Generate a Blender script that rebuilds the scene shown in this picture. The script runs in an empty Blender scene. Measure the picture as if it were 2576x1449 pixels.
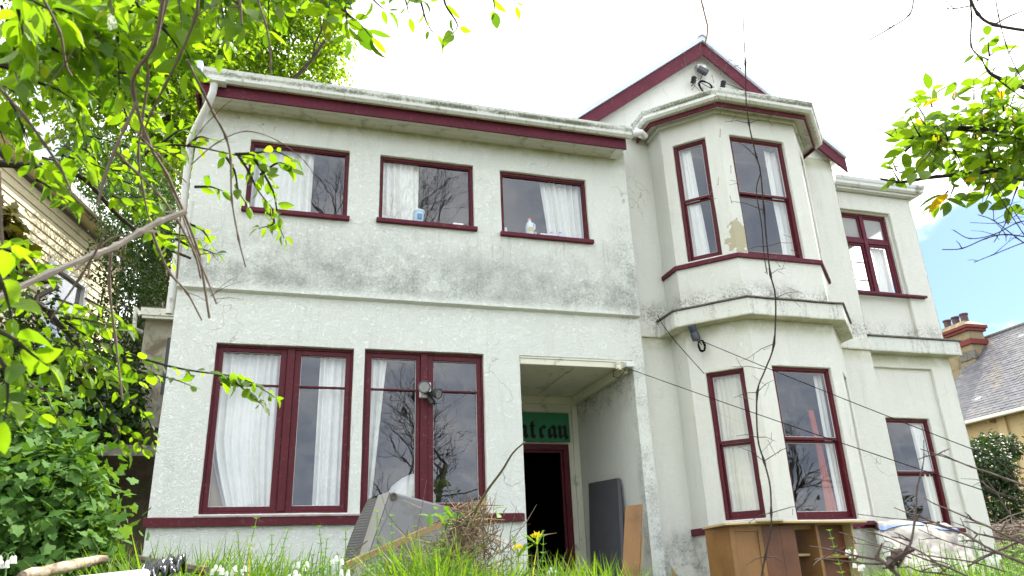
import bpy, bmesh, math, random
import numpy as np
from mathutils import Vector, Matrix, noise
random.seed(7); RNG = np.random.default_rng(11)
S = bpy.context.scene
R_ = math.radians

# ------------------------------------------------------------------ camera, sky, sun, exposure
PW, PH, FOC = 2576.0, 1449.0, 1911.64           # measured picture frame and focal length
PITCH, ROLL, YAW = R_(21.21), R_(2.25), R_(17.24)
FWD = Vector((math.sin(YAW)*math.cos(PITCH), math.cos(YAW)*math.cos(PITCH), math.sin(PITCH)))
_r = Vector((math.cos(YAW), -math.sin(YAW), 0)); _u = _r.cross(FWD)
RGT = _r*math.cos(ROLL) - _u*math.sin(ROLL); UPV = _u*math.cos(ROLL) + _r*math.sin(ROLL)
cd = bpy.data.cameras.new('camera'); cam = bpy.data.objects.new('camera', cd); S.collection.objects.link(cam)
cam.matrix_world = Matrix(((RGT.x, UPV.x, -FWD.x, 0), (RGT.y, UPV.y, -FWD.y, 0), (RGT.z, UPV.z, -FWD.z, 0), (0, 0, 0, 1)))
cd.sensor_width = 36; cd.lens = 36*FOC/PW; cd.clip_end = 2000; cd.clip_start = 0.05
cd.dof.use_dof = True; cd.dof.focus_distance = 9.0; cd.dof.aperture_fstop = 9.0
S.camera = cam
S.view_settings.view_transform = 'Standard'; S.view_settings.look = 'None'
S.view_settings.exposure = 1.5; S.view_settings.gamma = 1
SUN_AZ, SUN_EL = R_(22), R_(50)                  # azimuth from +X towards +Y: the sun stands behind the house, to the right
sd = Vector((math.cos(SUN_AZ)*math.cos(SUN_EL), math.sin(SUN_AZ)*math.cos(SUN_EL), math.sin(SUN_EL)))
sl = bpy.data.lights.new('sun', 'SUN'); sl.energy = 3.6; sl.angle = R_(0.53); sl.color = (1, 0.95, 0.86)
so = bpy.data.objects.new('sun', sl); S.collection.objects.link(so); so.rotation_euler = sd.to_track_quat('Z', 'Y').to_euler()

class NT:
    """tiny node-graph helper"""
    def __init__(s, tree): s.t = tree; s.n = tree.nodes; s.l = tree.links
    def new(s, typ, **kw):
        nd = s.n.new(typ)
        for k, v in kw.items(): setattr(nd, k, v)
        return nd
    def set(s, sock, v):
        if isinstance(v, (int, float)): sock.default_value = v
        elif isinstance(v, (tuple, list)): sock.default_value = tuple(v) + ((1,) if len(v) == 3 and sock.type == 'RGBA' else ())
        else: s.l.new(v, sock)
    def m(s, op, a, b=0.0, c=0.0):
        nd = s.new('ShaderNodeMath', operation=op)
        s.set(nd.inputs[0], a); s.set(nd.inputs[1], b); s.set(nd.inputs[2], c); return nd.outputs[0]
    def smooth(s, x, a, b):
        nd = s.new('ShaderNodeMapRange', interpolation_type='SMOOTHSTEP')
        s.set(nd.inputs[0], x); nd.inputs[1].default_value = a; nd.inputs[2].default_value = b; return nd.outputs[0]
    def noise(s, vec, scale, detail=3, rough=.5, dist=0.0):
        nd = s.new('ShaderNodeTexNoise'); s.set(nd.inputs['Vector'], vec)
        nd.inputs['Scale'].default_value = scale; nd.inputs['Detail'].default_value = detail
        nd.inputs['Roughness'].default_value = rough; nd.inputs['Distortion'].default_value = dist; return nd.outputs[0]
    def mix(s, f, a, b, bt='MIX'):
        nd = s.new('ShaderNodeMix', data_type='RGBA', blend_type=bt)
        s.set(nd.inputs[0], f); s.set(nd.inputs[6], a); s.set(nd.inputs[7], b); return nd.outputs[2]
    def scale(s, vec, v):
        nd = s.new('ShaderNodeVectorMath', operation='MULTIPLY'); s.set(nd.inputs[0], vec); nd.inputs[1].default_value = v; return nd.outputs[0]
    def sep(s, vec):
        nd = s.new('ShaderNodeSeparateXYZ'); s.l.new(vec, nd.inputs[0]); return nd.outputs
    def bump(s, h, strength, dist):
        nd = s.new('ShaderNodeBump'); nd.inputs['Strength'].default_value = strength; nd.inputs['Distance'].default_value = dist
        s.l.new(h, nd.inputs['Height']); return nd.outputs[0]

W = bpy.data.worlds.new('World'); S.world = W; W.use_nodes = True
g = NT(W.node_tree); g.n.clear()
sky = g.new('ShaderNodeTexSky', sky_type='NISHITA'); sky.sun_disc = False
sky.sun_elevation = SUN_EL; sky.sun_rotation = math.pi/2 - SUN_AZ
tc = g.new('ShaderNodeTexCoord'); D = tc.outputs['Generated']; dx, dy, dz = g.sep(D)[:]
flat = g.new('ShaderNodeCombineXYZ'); den = g.m('ADD', g.m('MAXIMUM', dz, 0.0), 0.25)
g.set(flat.inputs[0], g.m('DIVIDE', dx, den)); g.set(flat.inputs[1], g.m('DIVIDE', dy, den)); g.set(flat.inputs[2], dz)
n1 = g.noise(flat.outputs[0], 1.6, 7, .6, .3); n2 = g.noise(flat.outputs[0], 2.2, 6, .62, .2)
def blob(v, r0, r1):
    d = Vector(v).normalized(); nd = g.new('ShaderNodeVectorMath', operation='DOT_PRODUCT')
    g.l.new(D, nd.inputs[0]); nd.inputs[1].default_value = d; return g.smooth(nd.outputs['Value'], math.cos(r0), math.cos(r1))
hole = g.m('ADD', blob((1.27, 1, .43), .19, .06), g.m('MULTIPLY', blob((-.45, 1, .55), .25, .05), .25))
hole = g.m('ADD', hole, g.m('MULTIPLY', g.m('SUBTRACT', n1, .5), 2.2))
cover = g.m('SUBTRACT', 1.0, g.smooth(hole, .30, .75))
back = g.smooth(g.m('MULTIPLY', dy, -1.0), -.35, .45)                 # the far side of the sky, away from the sun, is greyer
white = g.mix(g.smooth(n2, .25, .75), (.92, .95, .97), (1.16, 1.15, 1.10))
grey = g.mix(g.smooth(n2, .35, .68), (.50, .57, .70), (1.0, 1.02, 1.04))
cl = g.mix(back, white, grey)
skys = g.mix(1.0, sky.outputs[0], (.046, .057, .070), 'MULTIPLY')
final = g.mix(cover, skys, cl)
bg = g.new('ShaderNodeBackground'); g.l.new(final, bg.inputs[0]); bg.inputs[1].default_value = 1.0
wo = g.new('ShaderNodeOutputWorld'); g.l.new(bg.outputs[0], wo.inputs[0])

# ------------------------------------------------------------------ placing helpers
def ray(px, py): return FWD*FOC + RGT*(px-PW/2) - UPV*(py-PH/2)
def aty(px, py, Y): d = ray(px, py); return d*(Y/d.y)
def atd(px, py, dist): return ray(px, py).normalized()*dist

# ------------------------------------------------------------------ mesh helpers
COL = S.collection
def link(name, me, mat=None, parent=None):
    o = bpy.data.objects.new(name, me); COL.objects.link(o)
    if mat: me.materials.append(mat)
    if parent: o.parent = parent
    return o
def thing(name, label, cat, group=None, loc=(0, 0, 0)):
    o = bpy.data.objects.new(name, None); COL.objects.link(o); o.location = loc; o.empty_display_size = .1
    return tag(o, label, cat, group)
def tag(o, label, cat, group=None):
    o['label'] = label; o['category'] = cat
    if group: o['group'] = group
    return o
def wob(p, a=.006):
    p = Vector(p)
    return p + noise.noise_vector(p*1.7)*a*.8 + noise.noise_vector(p*6.5)*a*.5
class MB:
    def __init__(s): s.v = []; s.f = []
    def add(s, vs, fs):
        k = len(s.v); s.v += [tuple(v) for v in vs]; s.f += [tuple(i+k for i in f) for f in fs]; return s
    def box(s, a, b):
        x0, y0, z0 = a; x1, y1, z1 = b
        return s.add([(x0,y0,z0),(x1,y0,z0),(x1,y1,z0),(x0,y1,z0),(x0,y0,z1),(x1,y0,z1),(x1,y1,z1),(x0,y1,z1)],
                     [(0,3,2,1),(4,5,6,7),(0,1,5,4),(1,2,6,5),(2,3,7,6),(3,0,4,7)])
    def beam(s, p, q, w, h, up=(0, 0, 1)):
        p = Vector(p); q = Vector(q); t = (q-p).normalized(); sd_ = t.cross(Vector(up)).normalized(); u = sd_.cross(t)
        vs = [e + sd_*a*w/2 + u*b*h/2 for e in (p, q) for a, b in ((-1,-1),(1,-1),(1,1),(-1,1))]
        return s.add(vs, [(0,1,2,3),(7,6,5,4),(0,4,5,1),(1,5,6,2),(2,6,7,3),(3,7,4,0)])
    def prism(s, pts, off):
        n = len(pts); off = Vector(off); vs = [Vector(p) for p in pts] + [Vector(p)+off for p in pts]
        return s.add(vs, [tuple(range(n))[::-1], tuple(range(n, 2*n))] + [(i, (i+1) % n, n+(i+1) % n, n+i) for i in range(n)])
    def tube(s, pts, rad, n=6, caps=True):
        pts = [Vector(p) for p in pts]; k = len(s.v)
        if isinstance(rad, (int, float)): rad = [rad]*len(pts)
        ref = Vector((.13, .31, .94)); prev = None
        for i, p in enumerate(pts):
            t = (pts[min(i+1, len(pts)-1)] - pts[max(i-1, 0)])
            t = t.normalized() if t.length > 1e-9 else Vector((0, 0, 1))
            a = (prev if prev is not None else ref); a = a - t*a.dot(t)
            if a.length < 1e-4: a = Vector((1, 0, 0)) - t*t.x
            a.normalize(); prev = a; b = t.cross(a)
            for j in range(n):
                an = 2*math.pi*j/n; s.v.append(tuple(p + (a*math.cos(an) + b*math.sin(an))*rad[i]))
        for i in range(len(pts)-1):
            for j in range(n):
                s.f.append((k+i*n+j, k+i*n+(j+1) % n, k+(i+1)*n+(j+1) % n, k+(i+1)*n+j))
        if caps: s.f.append(tuple(k+j for j in range(n))[::-1]); s.f.append(tuple(k+(len(pts)-1)*n+j for j in range(n)))
        return s
    def lathe(s, c, prof, n=20, axis=(0, 0, 1)):
        ax = Vector(axis).normalized(); a = ax.orthogonal().normalized(); b = ax.cross(a); k = len(s.v); c = Vector(c)
        for r, h in prof:
            for j in range(n):
                an = 2*math.pi*j/n; s.v.append(tuple(c + ax*h + (a*math.cos(an)+b*math.sin(an))*max(r, 1e-4)))
        for i in range(len(prof)-1):
            for j in range(n): s.f.append((k+i*n+j, k+i*n+(j+1) % n, k+(i+1)*n+(j+1) % n, k+(i+1)*n+j))
        s.f.append(tuple(k+j for j in range(n))[::-1]); s.f.append(tuple(k+(len(prof)-1)*n+j for j in range(n))); return s
    def build(s, name, mat=None, parent=None, smooth=False, bevel=0, seg=2, ang=35):
        me = bpy.data.meshes.new(name); me.from_pydata(s.v, [], s.f); me.validate(); 
        bm = bmesh.new(); bm.from_mesh(me); bmesh.ops.recalc_face_normals(bm, faces=bm.faces); bm.to_mesh(me); bm.free()
        if smooth:
            me.polygons.foreach_set('use_smooth', [True]*len(me.polygons)); me.set_sharp_from_angle(angle=R_(ang))
        o = link(name, me, mat, parent)
        if bevel:
            md = o.modifiers.new('bevel', 'BEVEL'); md.width = bevel; md.segments = seg; md.limit_method = 'ANGLE'; md.angle_limit = R_(40)
        return o

def leaf_mesh(name, C, A, N, size, tmpl, faces, mat, parent=None, aspect=None):
    """many leaves in one mesh: C centres (n,3), A leaf axes, N leaf normals, size (n,)"""
    C = np.asarray(C, float).reshape(-1, 3); A = np.asarray(A, float).reshape(-1, 3); N = np.asarray(N, float).reshape(-1, 3); size = np.asarray(size, float)
    A = A/np.maximum(np.linalg.norm(A, axis=1, keepdims=True), 1e-6)
    B = np.cross(N, A); B /= np.maximum(np.linalg.norm(B, axis=1, keepdims=True), 1e-6); N = np.cross(A, B)
    T = np.asarray(tmpl, float); n, m = len(C), len(T)
    asp = np.ones(n) if aspect is None else aspect
    V = C[:, None] + size[:, None, None]*(A[:, None]*T[None, :, 0:1] + B[:, None]*T[None, :, 1:2]*asp[:, None, None] + N[:, None]*T[None, :, 2:3])
    F = np.asarray(faces, int); k = F.shape[1]
    FF = (F[None] + (np.arange(n)*m)[:, None, None]).reshape(-1, k)
    me = bpy.data.meshes.new(name); me.vertices.add(n*m); me.vertices.foreach_set('co', V.reshape(-1).astype(np.float32))
    me.loops.add(FF.size); me.loops.foreach_set('vertex_index', FF.reshape(-1).astype(np.int32))
    me.polygons.add(len(FF)); me.polygons.foreach_set('loop_start', (np.arange(len(FF))*k).astype(np.int32)); me.polygons.foreach_set('loop_total', np.full(len(FF), k, np.int32))
    me.update(calc_edges=True)
    at = me.attributes.new('rnd', 'FLOAT', 'FACE'); at.data.foreach_set('value', np.repeat(RNG.random(n), len(F)).astype(np.float32))
    me.polygons.foreach_set('use_smooth', np.ones(len(FF), bool))
    return link(name, me, mat, parent)
# ovate leaf, folded along the midrib and curling down at the tip
_st = [(0, 0), (.14, .20), (.36, .31), (.60, .30), (.82, .17), (1.0, 0)]
def leaf_template(wid=1.0, fold=.35, curl=.35):
    v = []
    for u, w in _st:
        for sgn in (-1, 0, 1): v.append((u, sgn*w*wid, abs(sgn)*w*fold*wid - curl*u*u))
    f = []
    for i in range(5):
        for j in (0, 1): f.append((i*3+j, i*3+j+1, (i+1)*3+j+1, (i+1)*3+j))
    return v, f
OV, OVF = leaf_template(); OVN, OVNF = leaf_template(.72, .3, .2)
DIA = [(0, 0, 0), (.45, -.28, .06), (1, 0, -.1), (.45, .28, .06)]; DIAF = [(0, 1, 2, 3)]
# lobed currant-like leaf (fan of quads)
_l = [(0, .05), (-.10, .38), (.22, .46), (.34, .30), (.62, .40), (.72, .22), (1.0, 0)]
LOB = []
for u, w in _l: LOB += [(u, -w, .10*w - .15*u*u), (max(min(u, .95), .03)*.98, 0, -.16*u*u), (u, w, .10*w - .15*u*u)]
LOBF = [(i*3+j, i*3+j+1, (i+1)*3+j+1, (i+1)*3+j) for i in range(6) for j in (0, 1)]
def rdir(n):
    v = RNG.normal(size=(n, 3)); return v/np.linalg.norm(v, axis=1, keepdims=True)

# ------------------------------------------------------------------ materials
def mat(name, col, rough=.6, spec=.5, metal=0, var=.12, vs=6.0, bump=0, bs=40, bd=.01, dirt=None, ds3=None):
    M = bpy.data.materials.new(name); M.use_nodes = True; g = NT(M.node_tree); g.n.clear()
    P = g.new('ShaderNodeBsdfPrincipled'); o = g.new('ShaderNodeOutputMaterial'); g.l.new(P.outputs[0], o.inputs[0])
    V = g.new('ShaderNodeNewGeometry').outputs['Position']
    nz = g.noise(V, vs, 5, .6)
    c = g.mix(nz, tuple(x*(1-var) for x in col), tuple(min(1, x*(1+var)) for x in col))
    if dirt:
        dc, amt, ds = dirt
        d = g.smooth(g.noise(g.scale(V, ds3) if ds3 else V, ds, 7, .68, .4), .62-amt*.4, .78-amt*.25); c = g.mix(g.m('MULTIPLY', d, .85), c, dc)
    g.l.new(c, P.inputs['Base Color']); P.inputs['Roughness'].default_value = rough; P.inputs['Metallic'].default_value = metal
    P.inputs['Specular IOR Level'].default_value = spec
    if bump: g.l.new(g.bump(g.noise(V, bs, 4, .6, .3), bump, bd), P.inputs['Normal'])
    return M
def stucco(name, col, k=1.0):
    M = bpy.data.materials.new(name); M.use_nodes = True; g = NT(M.node_tree); g.n.clear()
    P = g.new('ShaderNodeBsdfPrincipled'); o = g.new('ShaderNodeOutputMaterial'); g.l.new(P.outputs[0], o.inputs[0])
    V = g.new('ShaderNodeNewGeometry').outputs['Position']; x, y, z = g.sep(V)[:]
    # trowelled swirls
    w = g.noise(V, 7, 3, .55, 1.6); sw = g.noise(V, 21, 4, .6, 2.2); fine = g.noise(V, 75, 3, .6)
    ridge = g.m('ABSOLUTE', g.m('SUBTRACT', sw, .5)); ridge = g.smooth(ridge, 0, .10)
    h = g.m('ADD', g.m('MULTIPLY', ridge, .55), g.m('ADD', g.m('MULTIPLY', w, .6), g.m('MULTIPLY', fine, .30)))
    g.l.new(g.bump(h, .62*k, .020), P.inputs['Normal'])
    big = g.noise(V, .9, 5, .6, .5)
    c = g.mix(big, tuple(a*.94 for a in col), tuple(a*1.05 for a in col))
    c = g.mix(g.m('MULTIPLY', g.smooth(ridge, .6, 0), .10), c, (.42, .43, .38))
    def add(mask, col2, amt):
        nonlocal c; c = g.mix(g.m('MULTIPLY', mask, amt), c, col2)
    med = g.noise(V, 2.6, 7, .7, .3); spk = g.noise(V, 38, 5, .75, .6)
    streak = g.noise(g.scale(V, (6, 6, .7)), 1.5, 6, .65)
    def rng(s_, a, b, c_, d): return g.m('MULTIPLY', g.smooth(s_, a, b), g.m('SUBTRACT', 1.0, g.smooth(s_, c_, d)))
    # general specks and faint streaks of grime
    add(g.m('MULTIPLY', g.smooth(spk, .60, .74), g.smooth(med, .42, .62)), (.20, .21, .17), .42)
    add(g.m('MULTIPLY', g.smooth(streak, .52, .75), .6), (.45, .46, .40), .35)
    # mildew along the bottom of the overhanging upper storey of the wing
    wing = g.m('SUBTRACT', 1.0, g.smooth(x, 4.34, 4.42))
    mb_ = g.m('MULTIPLY', rng(z, 3.17, 3.30, 3.34, 4.25), wing)
    m1 = g.m('MULTIPLY', mb_, g.smooth(g.m('ADD', g.m('MULTIPLY', streak, .16), g.m('ADD', g.m('MULTIPLY', med, .60), g.m('MULTIPLY', spk, .50))), .50, .80))
    add(m1, (.20, .21, .18), .80)
    add(g.m('MULTIPLY', mb_, g.smooth(g.noise(V, 1.3, 4, .6), .3, .65)), (.44, .46, .42), .45)
    drip = g.m('MULTIPLY', g.m('MULTIPLY', g.smooth(g.noise(g.scale(V, (9, 9, .5)), 1.6, 6, .7), .55, .70), rng(z, 3.5, 4.1, 4.2, 4.23)), wing); add(drip, (.34, .35, .30), .45)
    # right edge of the wing: speckled
    e1 = g.m('MULTIPLY', g.m('MULTIPLY', g.smooth(x, 3.85, 4.3), g.m('SUBTRACT', wing, g.smooth(y, 8.6, 8.7))), rng(z, -.5, .2, 4.2, 4.8))
    add(g.m('MULTIPLY', e1, g.smooth(g.m('ADD', g.m('MULTIPLY', med, .6), g.m('MULTIPLY', spk, .6)), .55, .72)), (.22, .23, .19), .5)
    # green algae under the eaves
    alg = g.m('MULTIPLY', rng(z, 5.28, 5.52, 5.6, 5.7), wing)
    add(g.m('MULTIPLY', alg, g.smooth(med, .25, .6)), (.33, .35, .12), .75)
    br = g.smooth(x, 4.45, 4.6)
    alg2 = g.m('MULTIPLY', rng(z, 5.95, 6.1, 6.18, 6.25), br); add(alg2, (.42, .43, .22), .55)
    alg3 = g.m('MULTIPLY', rng(z, 2.75, 2.96, 3.0, 3.04), br); add(g.m('MULTIPLY', alg3, g.smooth(med, .3, .55)), (.36, .37, .14), .5)
    # dark growth on top of the ledges and below the sills of the bay
    led = g.m('MULTIPLY', rng(z, 3.2, 3.26, 3.32, 3.62), br)
    add(g.m('MULTIPLY', led, g.smooth(g.m('ADD', g.m('MULTIPLY', med, .5), g.m('MULTIPLY', spk, .6)), .50, .66)), (.13, .13, .10), .75)
    cn = g.m('MULTIPLY', rng(z, 2.98, 3.02, 3.2, 3.26), br)
    add(g.m('MULTIPLY', cn, g.smooth(g.m('ADD', g.m('MULTIPLY', streak, .6), g.m('MULTIPLY', spk, .45)), .52, .70)), (.16, .16, .12), .6)
    # mould along the top of the porch's side wall
    pw = g.m('MULTIPLY', g.m('MULTIPLY', g.smooth(y, 8.6, 8.62), wing), rng(z, 1.9, 2.45, 2.6, 2.7)); add(g.m('MULTIPLY', pw, g.smooth(g.m('ADD', g.m('MULTIPLY', med, .6), g.m('MULTIPLY', spk, .5)), .5, .66)), (.13, .12, .07), .7)
    # hairline cracks
    vo = g.new('ShaderNodeTexVoronoi', feature='DISTANCE_TO_EDGE'); wv = g.new('ShaderNodeVectorMath', operation='ADD'); nzc = g.new('ShaderNodeTexNoise'); g.l.new(V, nzc.inputs['Vector']); nzc.inputs['Scale'].default_value = 3; g.l.new(V, wv.inputs[0]); g.l.new(nzc.outputs['Color'], wv.inputs[1]); g.l.new(wv.outputs[0], vo.inputs['Vector']); vo.inputs['Scale'].default_value = .8
    add(g.m('MULTIPLY', g.m('SUBTRACT', 1.0, g.smooth(vo.outputs['Distance'], .001, .006)), g.smooth(g.noise(V, 1.1, 3), .55, .65)), (.25, .25, .20), .55)
    # damp, peeling foot of the walls
    ft = g.m('MULTIPLY', g.m('SUBTRACT', 1.0, g.smooth(z, .1, .75)), g.m('MULTIPLY', g.smooth(x, 4.1, 4.5), g.m('SUBTRACT', 1.0, g.smooth(x, 6.5, 7.5))))
    add(g.m('MULTIPLY', ft, g.smooth(g.m('ADD', g.m('MULTIPLY', med, .8), g.m('MULTIPLY', spk, .2)), .44, .56)), (.40, .40, .36), .7)
    add(g.m('MULTIPLY', ft, g.smooth(g.m('ADD', g.m('MULTIPLY', med, .5), g.m('MULTIPLY', spk, .5)), .52, .62)), (.07, .07, .05), .7)
    # patch of bare tan render on the pier between the two upper bay windows
    ex = g.m('DIVIDE', g.m('SUBTRACT', x, 5.60), .15); ez = g.m('DIVIDE', g.m('SUBTRACT', z, 4.15), .25)
    q = g.m('ADD', g.m('MULTIPLY', ex, ex), g.m('MULTIPLY', ez, ez)); q = g.m('ADD', q, g.m('MULTIPLY', g.m('SUBTRACT', g.noise(V, 13, 5), .5), 3.2))
    q = g.m('ADD', q, g.m('MULTIPLY', g.smooth(y, 7.95, 8.05), 4))
    add(g.m('MULTIPLY', g.m('SUBTRACT', 1.0, g.smooth(q, .9, 1.0)), g.m('SUBTRACT', 1.0, g.smooth(x, 5.9, 6.0))), (.50, .45, .28), .9)
    g.l.new(c, P.inputs['Base Color']); P.inputs['Roughness'].default_value = .9; P.inputs['Specular IOR Level'].default_value = .25
    return M
WALLC = (.845, .87, .785)
M_ST = stucco('stucco', WALLC); M_ST2 = stucco('stucco_smooth', (.845, .85, .755), .9)
M_RED = mat('maroon_paint', (.092, .010, .016), .50, .25, var=.3, vs=5, bump=.35, bs=35, dirt=((.17, .09, .09), .16, 26))
M_REDW = mat('weathered_maroon_paint', (.112, .016, .030), .6, .22, var=.32, vs=5, bump=.35, bs=35, dirt=((.17, .09, .10), .2, 24))
M_WHT = mat('white_paint', (.70, .71, .68), .45, .4, var=.06, bump=.1, dirt=((.20, .20, .13), .25, 5))
M_GUT = mat('gutter_paint', (.72, .74, .67), .5, .4, var=.08, bump=.3, bs=25, dirt=((.20, .21, .13), .25, 14))
g = NT(M_GUT.node_tree); P = g.n['Principled BSDF']; V = g.new('ShaderNodeNewGeometry').outputs['Position']; z_ = g.sep(V)[2]; old = P.inputs['Base Color'].links[0].from_socket
def zband(a, b): return g.m('MULTIPLY', g.smooth(z_, a-.012, a+.006), g.m('SUBTRACT', 1.0, g.smooth(z_, b-.006, b+.012)))
gm = g.m('MULTIPLY', g.m('MAXIMUM', zband(5.665, 5.715), zband(6.175, 6.235)), g.smooth(g.m('ADD', g.m('MULTIPLY', g.noise(V, 2.2, 5, .6), .7), g.m('MULTIPLY', g.noise(V, 30, 4, .7), .5)), .48, .68))
g.l.new(g.mix(g.m('MULTIPLY', gm, .85), old, (.10, .105, .045)), P.inputs['Base Color'])
M_SOF = mat('soffit_board', (.60, .60, .53), .7, .3, var=.08, bump=.2, dirt=((.24, .25, .14), .3, 4))
M_CEIL = mat('porch_board', (.72, .71, .57), .7, .3, var=.06, dirt=((.30, .29, .22), .2, 5))
M_ROOF = mat('roof_sheet', (.62, .66, .72), .35, .6, var=.05)
M_LEAD = mat('ledge_flashing', (.16, .15, .13), .7, .3, var=.4, vs=14, bump=.6, bs=30, dirt=((.07, .05, .04), .4, 8))
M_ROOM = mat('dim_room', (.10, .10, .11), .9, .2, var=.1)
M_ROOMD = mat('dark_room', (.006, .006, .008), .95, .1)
M_BLK = mat('black_rubber', (.012, .012, .013), .5, .4)
M_WOODF = mat('dark_floor', (.06, .04, .03), .6)
M_MET = mat('dark_metal', (.05, .05, .055), .4, .5)
def glassmat(name, tint=(.97, .98, .98), rough=.0, refl=1.0, milky=0.0):
    M = bpy.data.materials.new(name); M.use_nodes = True; g = NT(M.node_tree); g.n.clear()
    o = g.new('ShaderNodeOutputMaterial'); tr = g.new('ShaderNodeBsdfTransparent'); g.set(tr.inputs[0], tint)
    gl = g.new('ShaderNodeBsdfGlossy'); gl.inputs['Roughness'].default_value = rough; g.set(gl.inputs[0], (.96, .97, 1))
    ge = g.new('ShaderNodeNewGeometry'); dp_ = g.new('ShaderNodeVectorMath', operation='DOT_PRODUCT'); g.l.new(ge.outputs['Incoming'], dp_.inputs[0]); g.l.new(ge.outputs['Normal'], dp_.inputs[1])
    fr = g.m('ADD', .042, g.m('MULTIPLY', .958, g.m('POWER', g.m('SUBTRACT', 1.0, g.m('ABSOLUTE', dp_.outputs['Value'])), 5.0)))      # Schlick, the same from both sides
    V = g.new('ShaderNodeNewGeometry').outputs['Position']
    g.l.new(g.bump(g.noise(V, 1.6, 2), .05, .05), gl.inputs['Normal'])
    fac = g.m('MINIMUM', g.m('MULTIPLY', fr, 2.3*refl), 1.0)           # two surfaces
    mx = g.new('ShaderNodeMixShader'); g.l.new(fac, mx.inputs[0]); g.l.new(tr.outputs[0], mx.inputs[1]); g.l.new(gl.outputs[0], mx.inputs[2])
    out = mx.outputs[0]
    if milky:
        df = g.new('ShaderNodeBsdfDiffuse'); g.set(df.inputs[0], (.7, .72, .75)); ts = g.new('ShaderNodeBsdfTranslucent'); g.set(ts.inputs[0], (.85, .87, .9))
        a = g.new('ShaderNodeMixShader'); a.inputs[0].default_value = .7; g.l.new(df.outputs[0], a.inputs[1]); g.l.new(ts.outputs[0], a.inputs[2])
        b = g.new('ShaderNodeMixShader'); g.set(b.inputs[0], milky); g.l.new(out, b.inputs[1]); g.l.new(a.outputs[0], b.inputs[2]); out = b.outputs[0]
    else:                                                                         # a little dust and smears
        df = g.new('ShaderNodeBsdfDiffuse'); g.set(df.inputs[0], (.6, .6, .6))
        dm = g.m('MULTIPLY', g.smooth(g.noise(g.scale(V, (1, 1, .5)), 9, 6, .7, .5), .45, .8), .10)
        b = g.new('ShaderNodeMixShader'); g.set(b.inputs[0], dm); g.l.new(out, b.inputs[1]); g.l.new(df.outputs[0], b.inputs[2]); out = b.outputs[0]
    g.l.new(out, o.inputs[0]); return M
M_GLASS = glassmat('window_glass'); M_FROST = glassmat('frosted_glass', milky=.75)
def cloth(name, c, tr=.35):
    M = bpy.data.materials.new(name); M.use_nodes = True; g = NT(M.node_tree); g.n.clear()
    o = g.new('ShaderNodeOutputMaterial'); V = g.new('ShaderNodeNewGeometry').outputs['Position']
    cc = g.mix(g.noise(g.scale(V, (3, 3, .6)), 2.2, 5, .6), tuple(a*.80 for a in c), tuple(min(.95, a*1.08) for a in c))
    d = g.new('ShaderNodeBsdfDiffuse'); t = g.new('ShaderNodeBsdfTranslucent'); g.l.new(cc, d.inputs[0]); g.l.new(cc, t.inputs[0])
    g.l.new(g.bump(g.noise(V, 60, 3), .15, .01), d.inputs['Normal'])
    mx = g.new('ShaderNodeMixShader'); mx.inputs[0].default_value = tr; g.l.new(d.outputs[0], mx.inputs[1]); g.l.new(t.outputs[0], mx.inputs[2]); g.l.new(mx.outputs[0], o.inputs[0]); return M
M_CUR = cloth('curtain_cloth', (.88, .89, .82), .04); M_CURC = cloth('cream_curtain_cloth', (.70, .69, .54), .04); M_TAN = cloth('tan_lining_cloth', (.45, .35, .19), .1)
def leafmat(name, ca, cb, cc=None, trans=.45, tcol=1.6, rough=.42, spec=.35):
    M = bpy.data.materials.new(name); M.use_nodes = True; g = NT(M.node_tree); g.n.clear()
    o = g.new('ShaderNodeOutputMaterial'); at = g.new('ShaderNodeAttribute', attribute_name='rnd').outputs['Fac']
    V = g.new('ShaderNodeNewGeometry').outputs['Position']
    c = g.mix(at, ca, cb)
    if cc: c = g.mix(g.smooth(at, .965, .975), c, cc)
    c = g.mix(g.m('MULTIPLY', g.noise(V, 60, 3), .35), c, tuple(a*.5 for a in ca))
    P = g.new('ShaderNodeBsdfPrincipled'); g.l.new(c, P.inputs['Base Color']); P.inputs['Roughness'].default_value = rough; P.inputs['Specular IOR Level'].default_value = spec
    g.l.new(g.bump(g.noise(V, 90, 3, .6, .8), .35, .01), P.inputs['Normal'])
    T = g.new('ShaderNodeBsdfTranslucent'); tcn = g.mix(1.0, c, (tcol*1.25, tcol*1.2, tcol*.30), 'MULTIPLY'); g.l.new(tcn, T.inputs[0])
    mx = g.new('ShaderNodeMixShader'); mx.inputs[0].default_value = trans; g.l.new(P.outputs[0], mx.inputs[1]); g.l.new(T.outputs[0], mx.inputs[2]); g.l.new(mx.outputs[0], o.inputs[0]); return M
M_BARK = mat('bark', (.10, .075, .055), .85, .2, var=.4, vs=12, bump=.7, bs=40, dirt=((.20, .19, .15), .3, 14))
M_TWIG = mat('dry_twig', (.20, .155, .125), .8, .2, var=.35, vs=20, bump=.3)
M_DTWIG = mat('dark_twig', (.045, .034, .030), .8, .2, var=.4, vs=20)
M_WOOD = mat('raw_timber', (.33, .23, .11), .6, .3, var=.25, vs=7, bump=.2)

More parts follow.
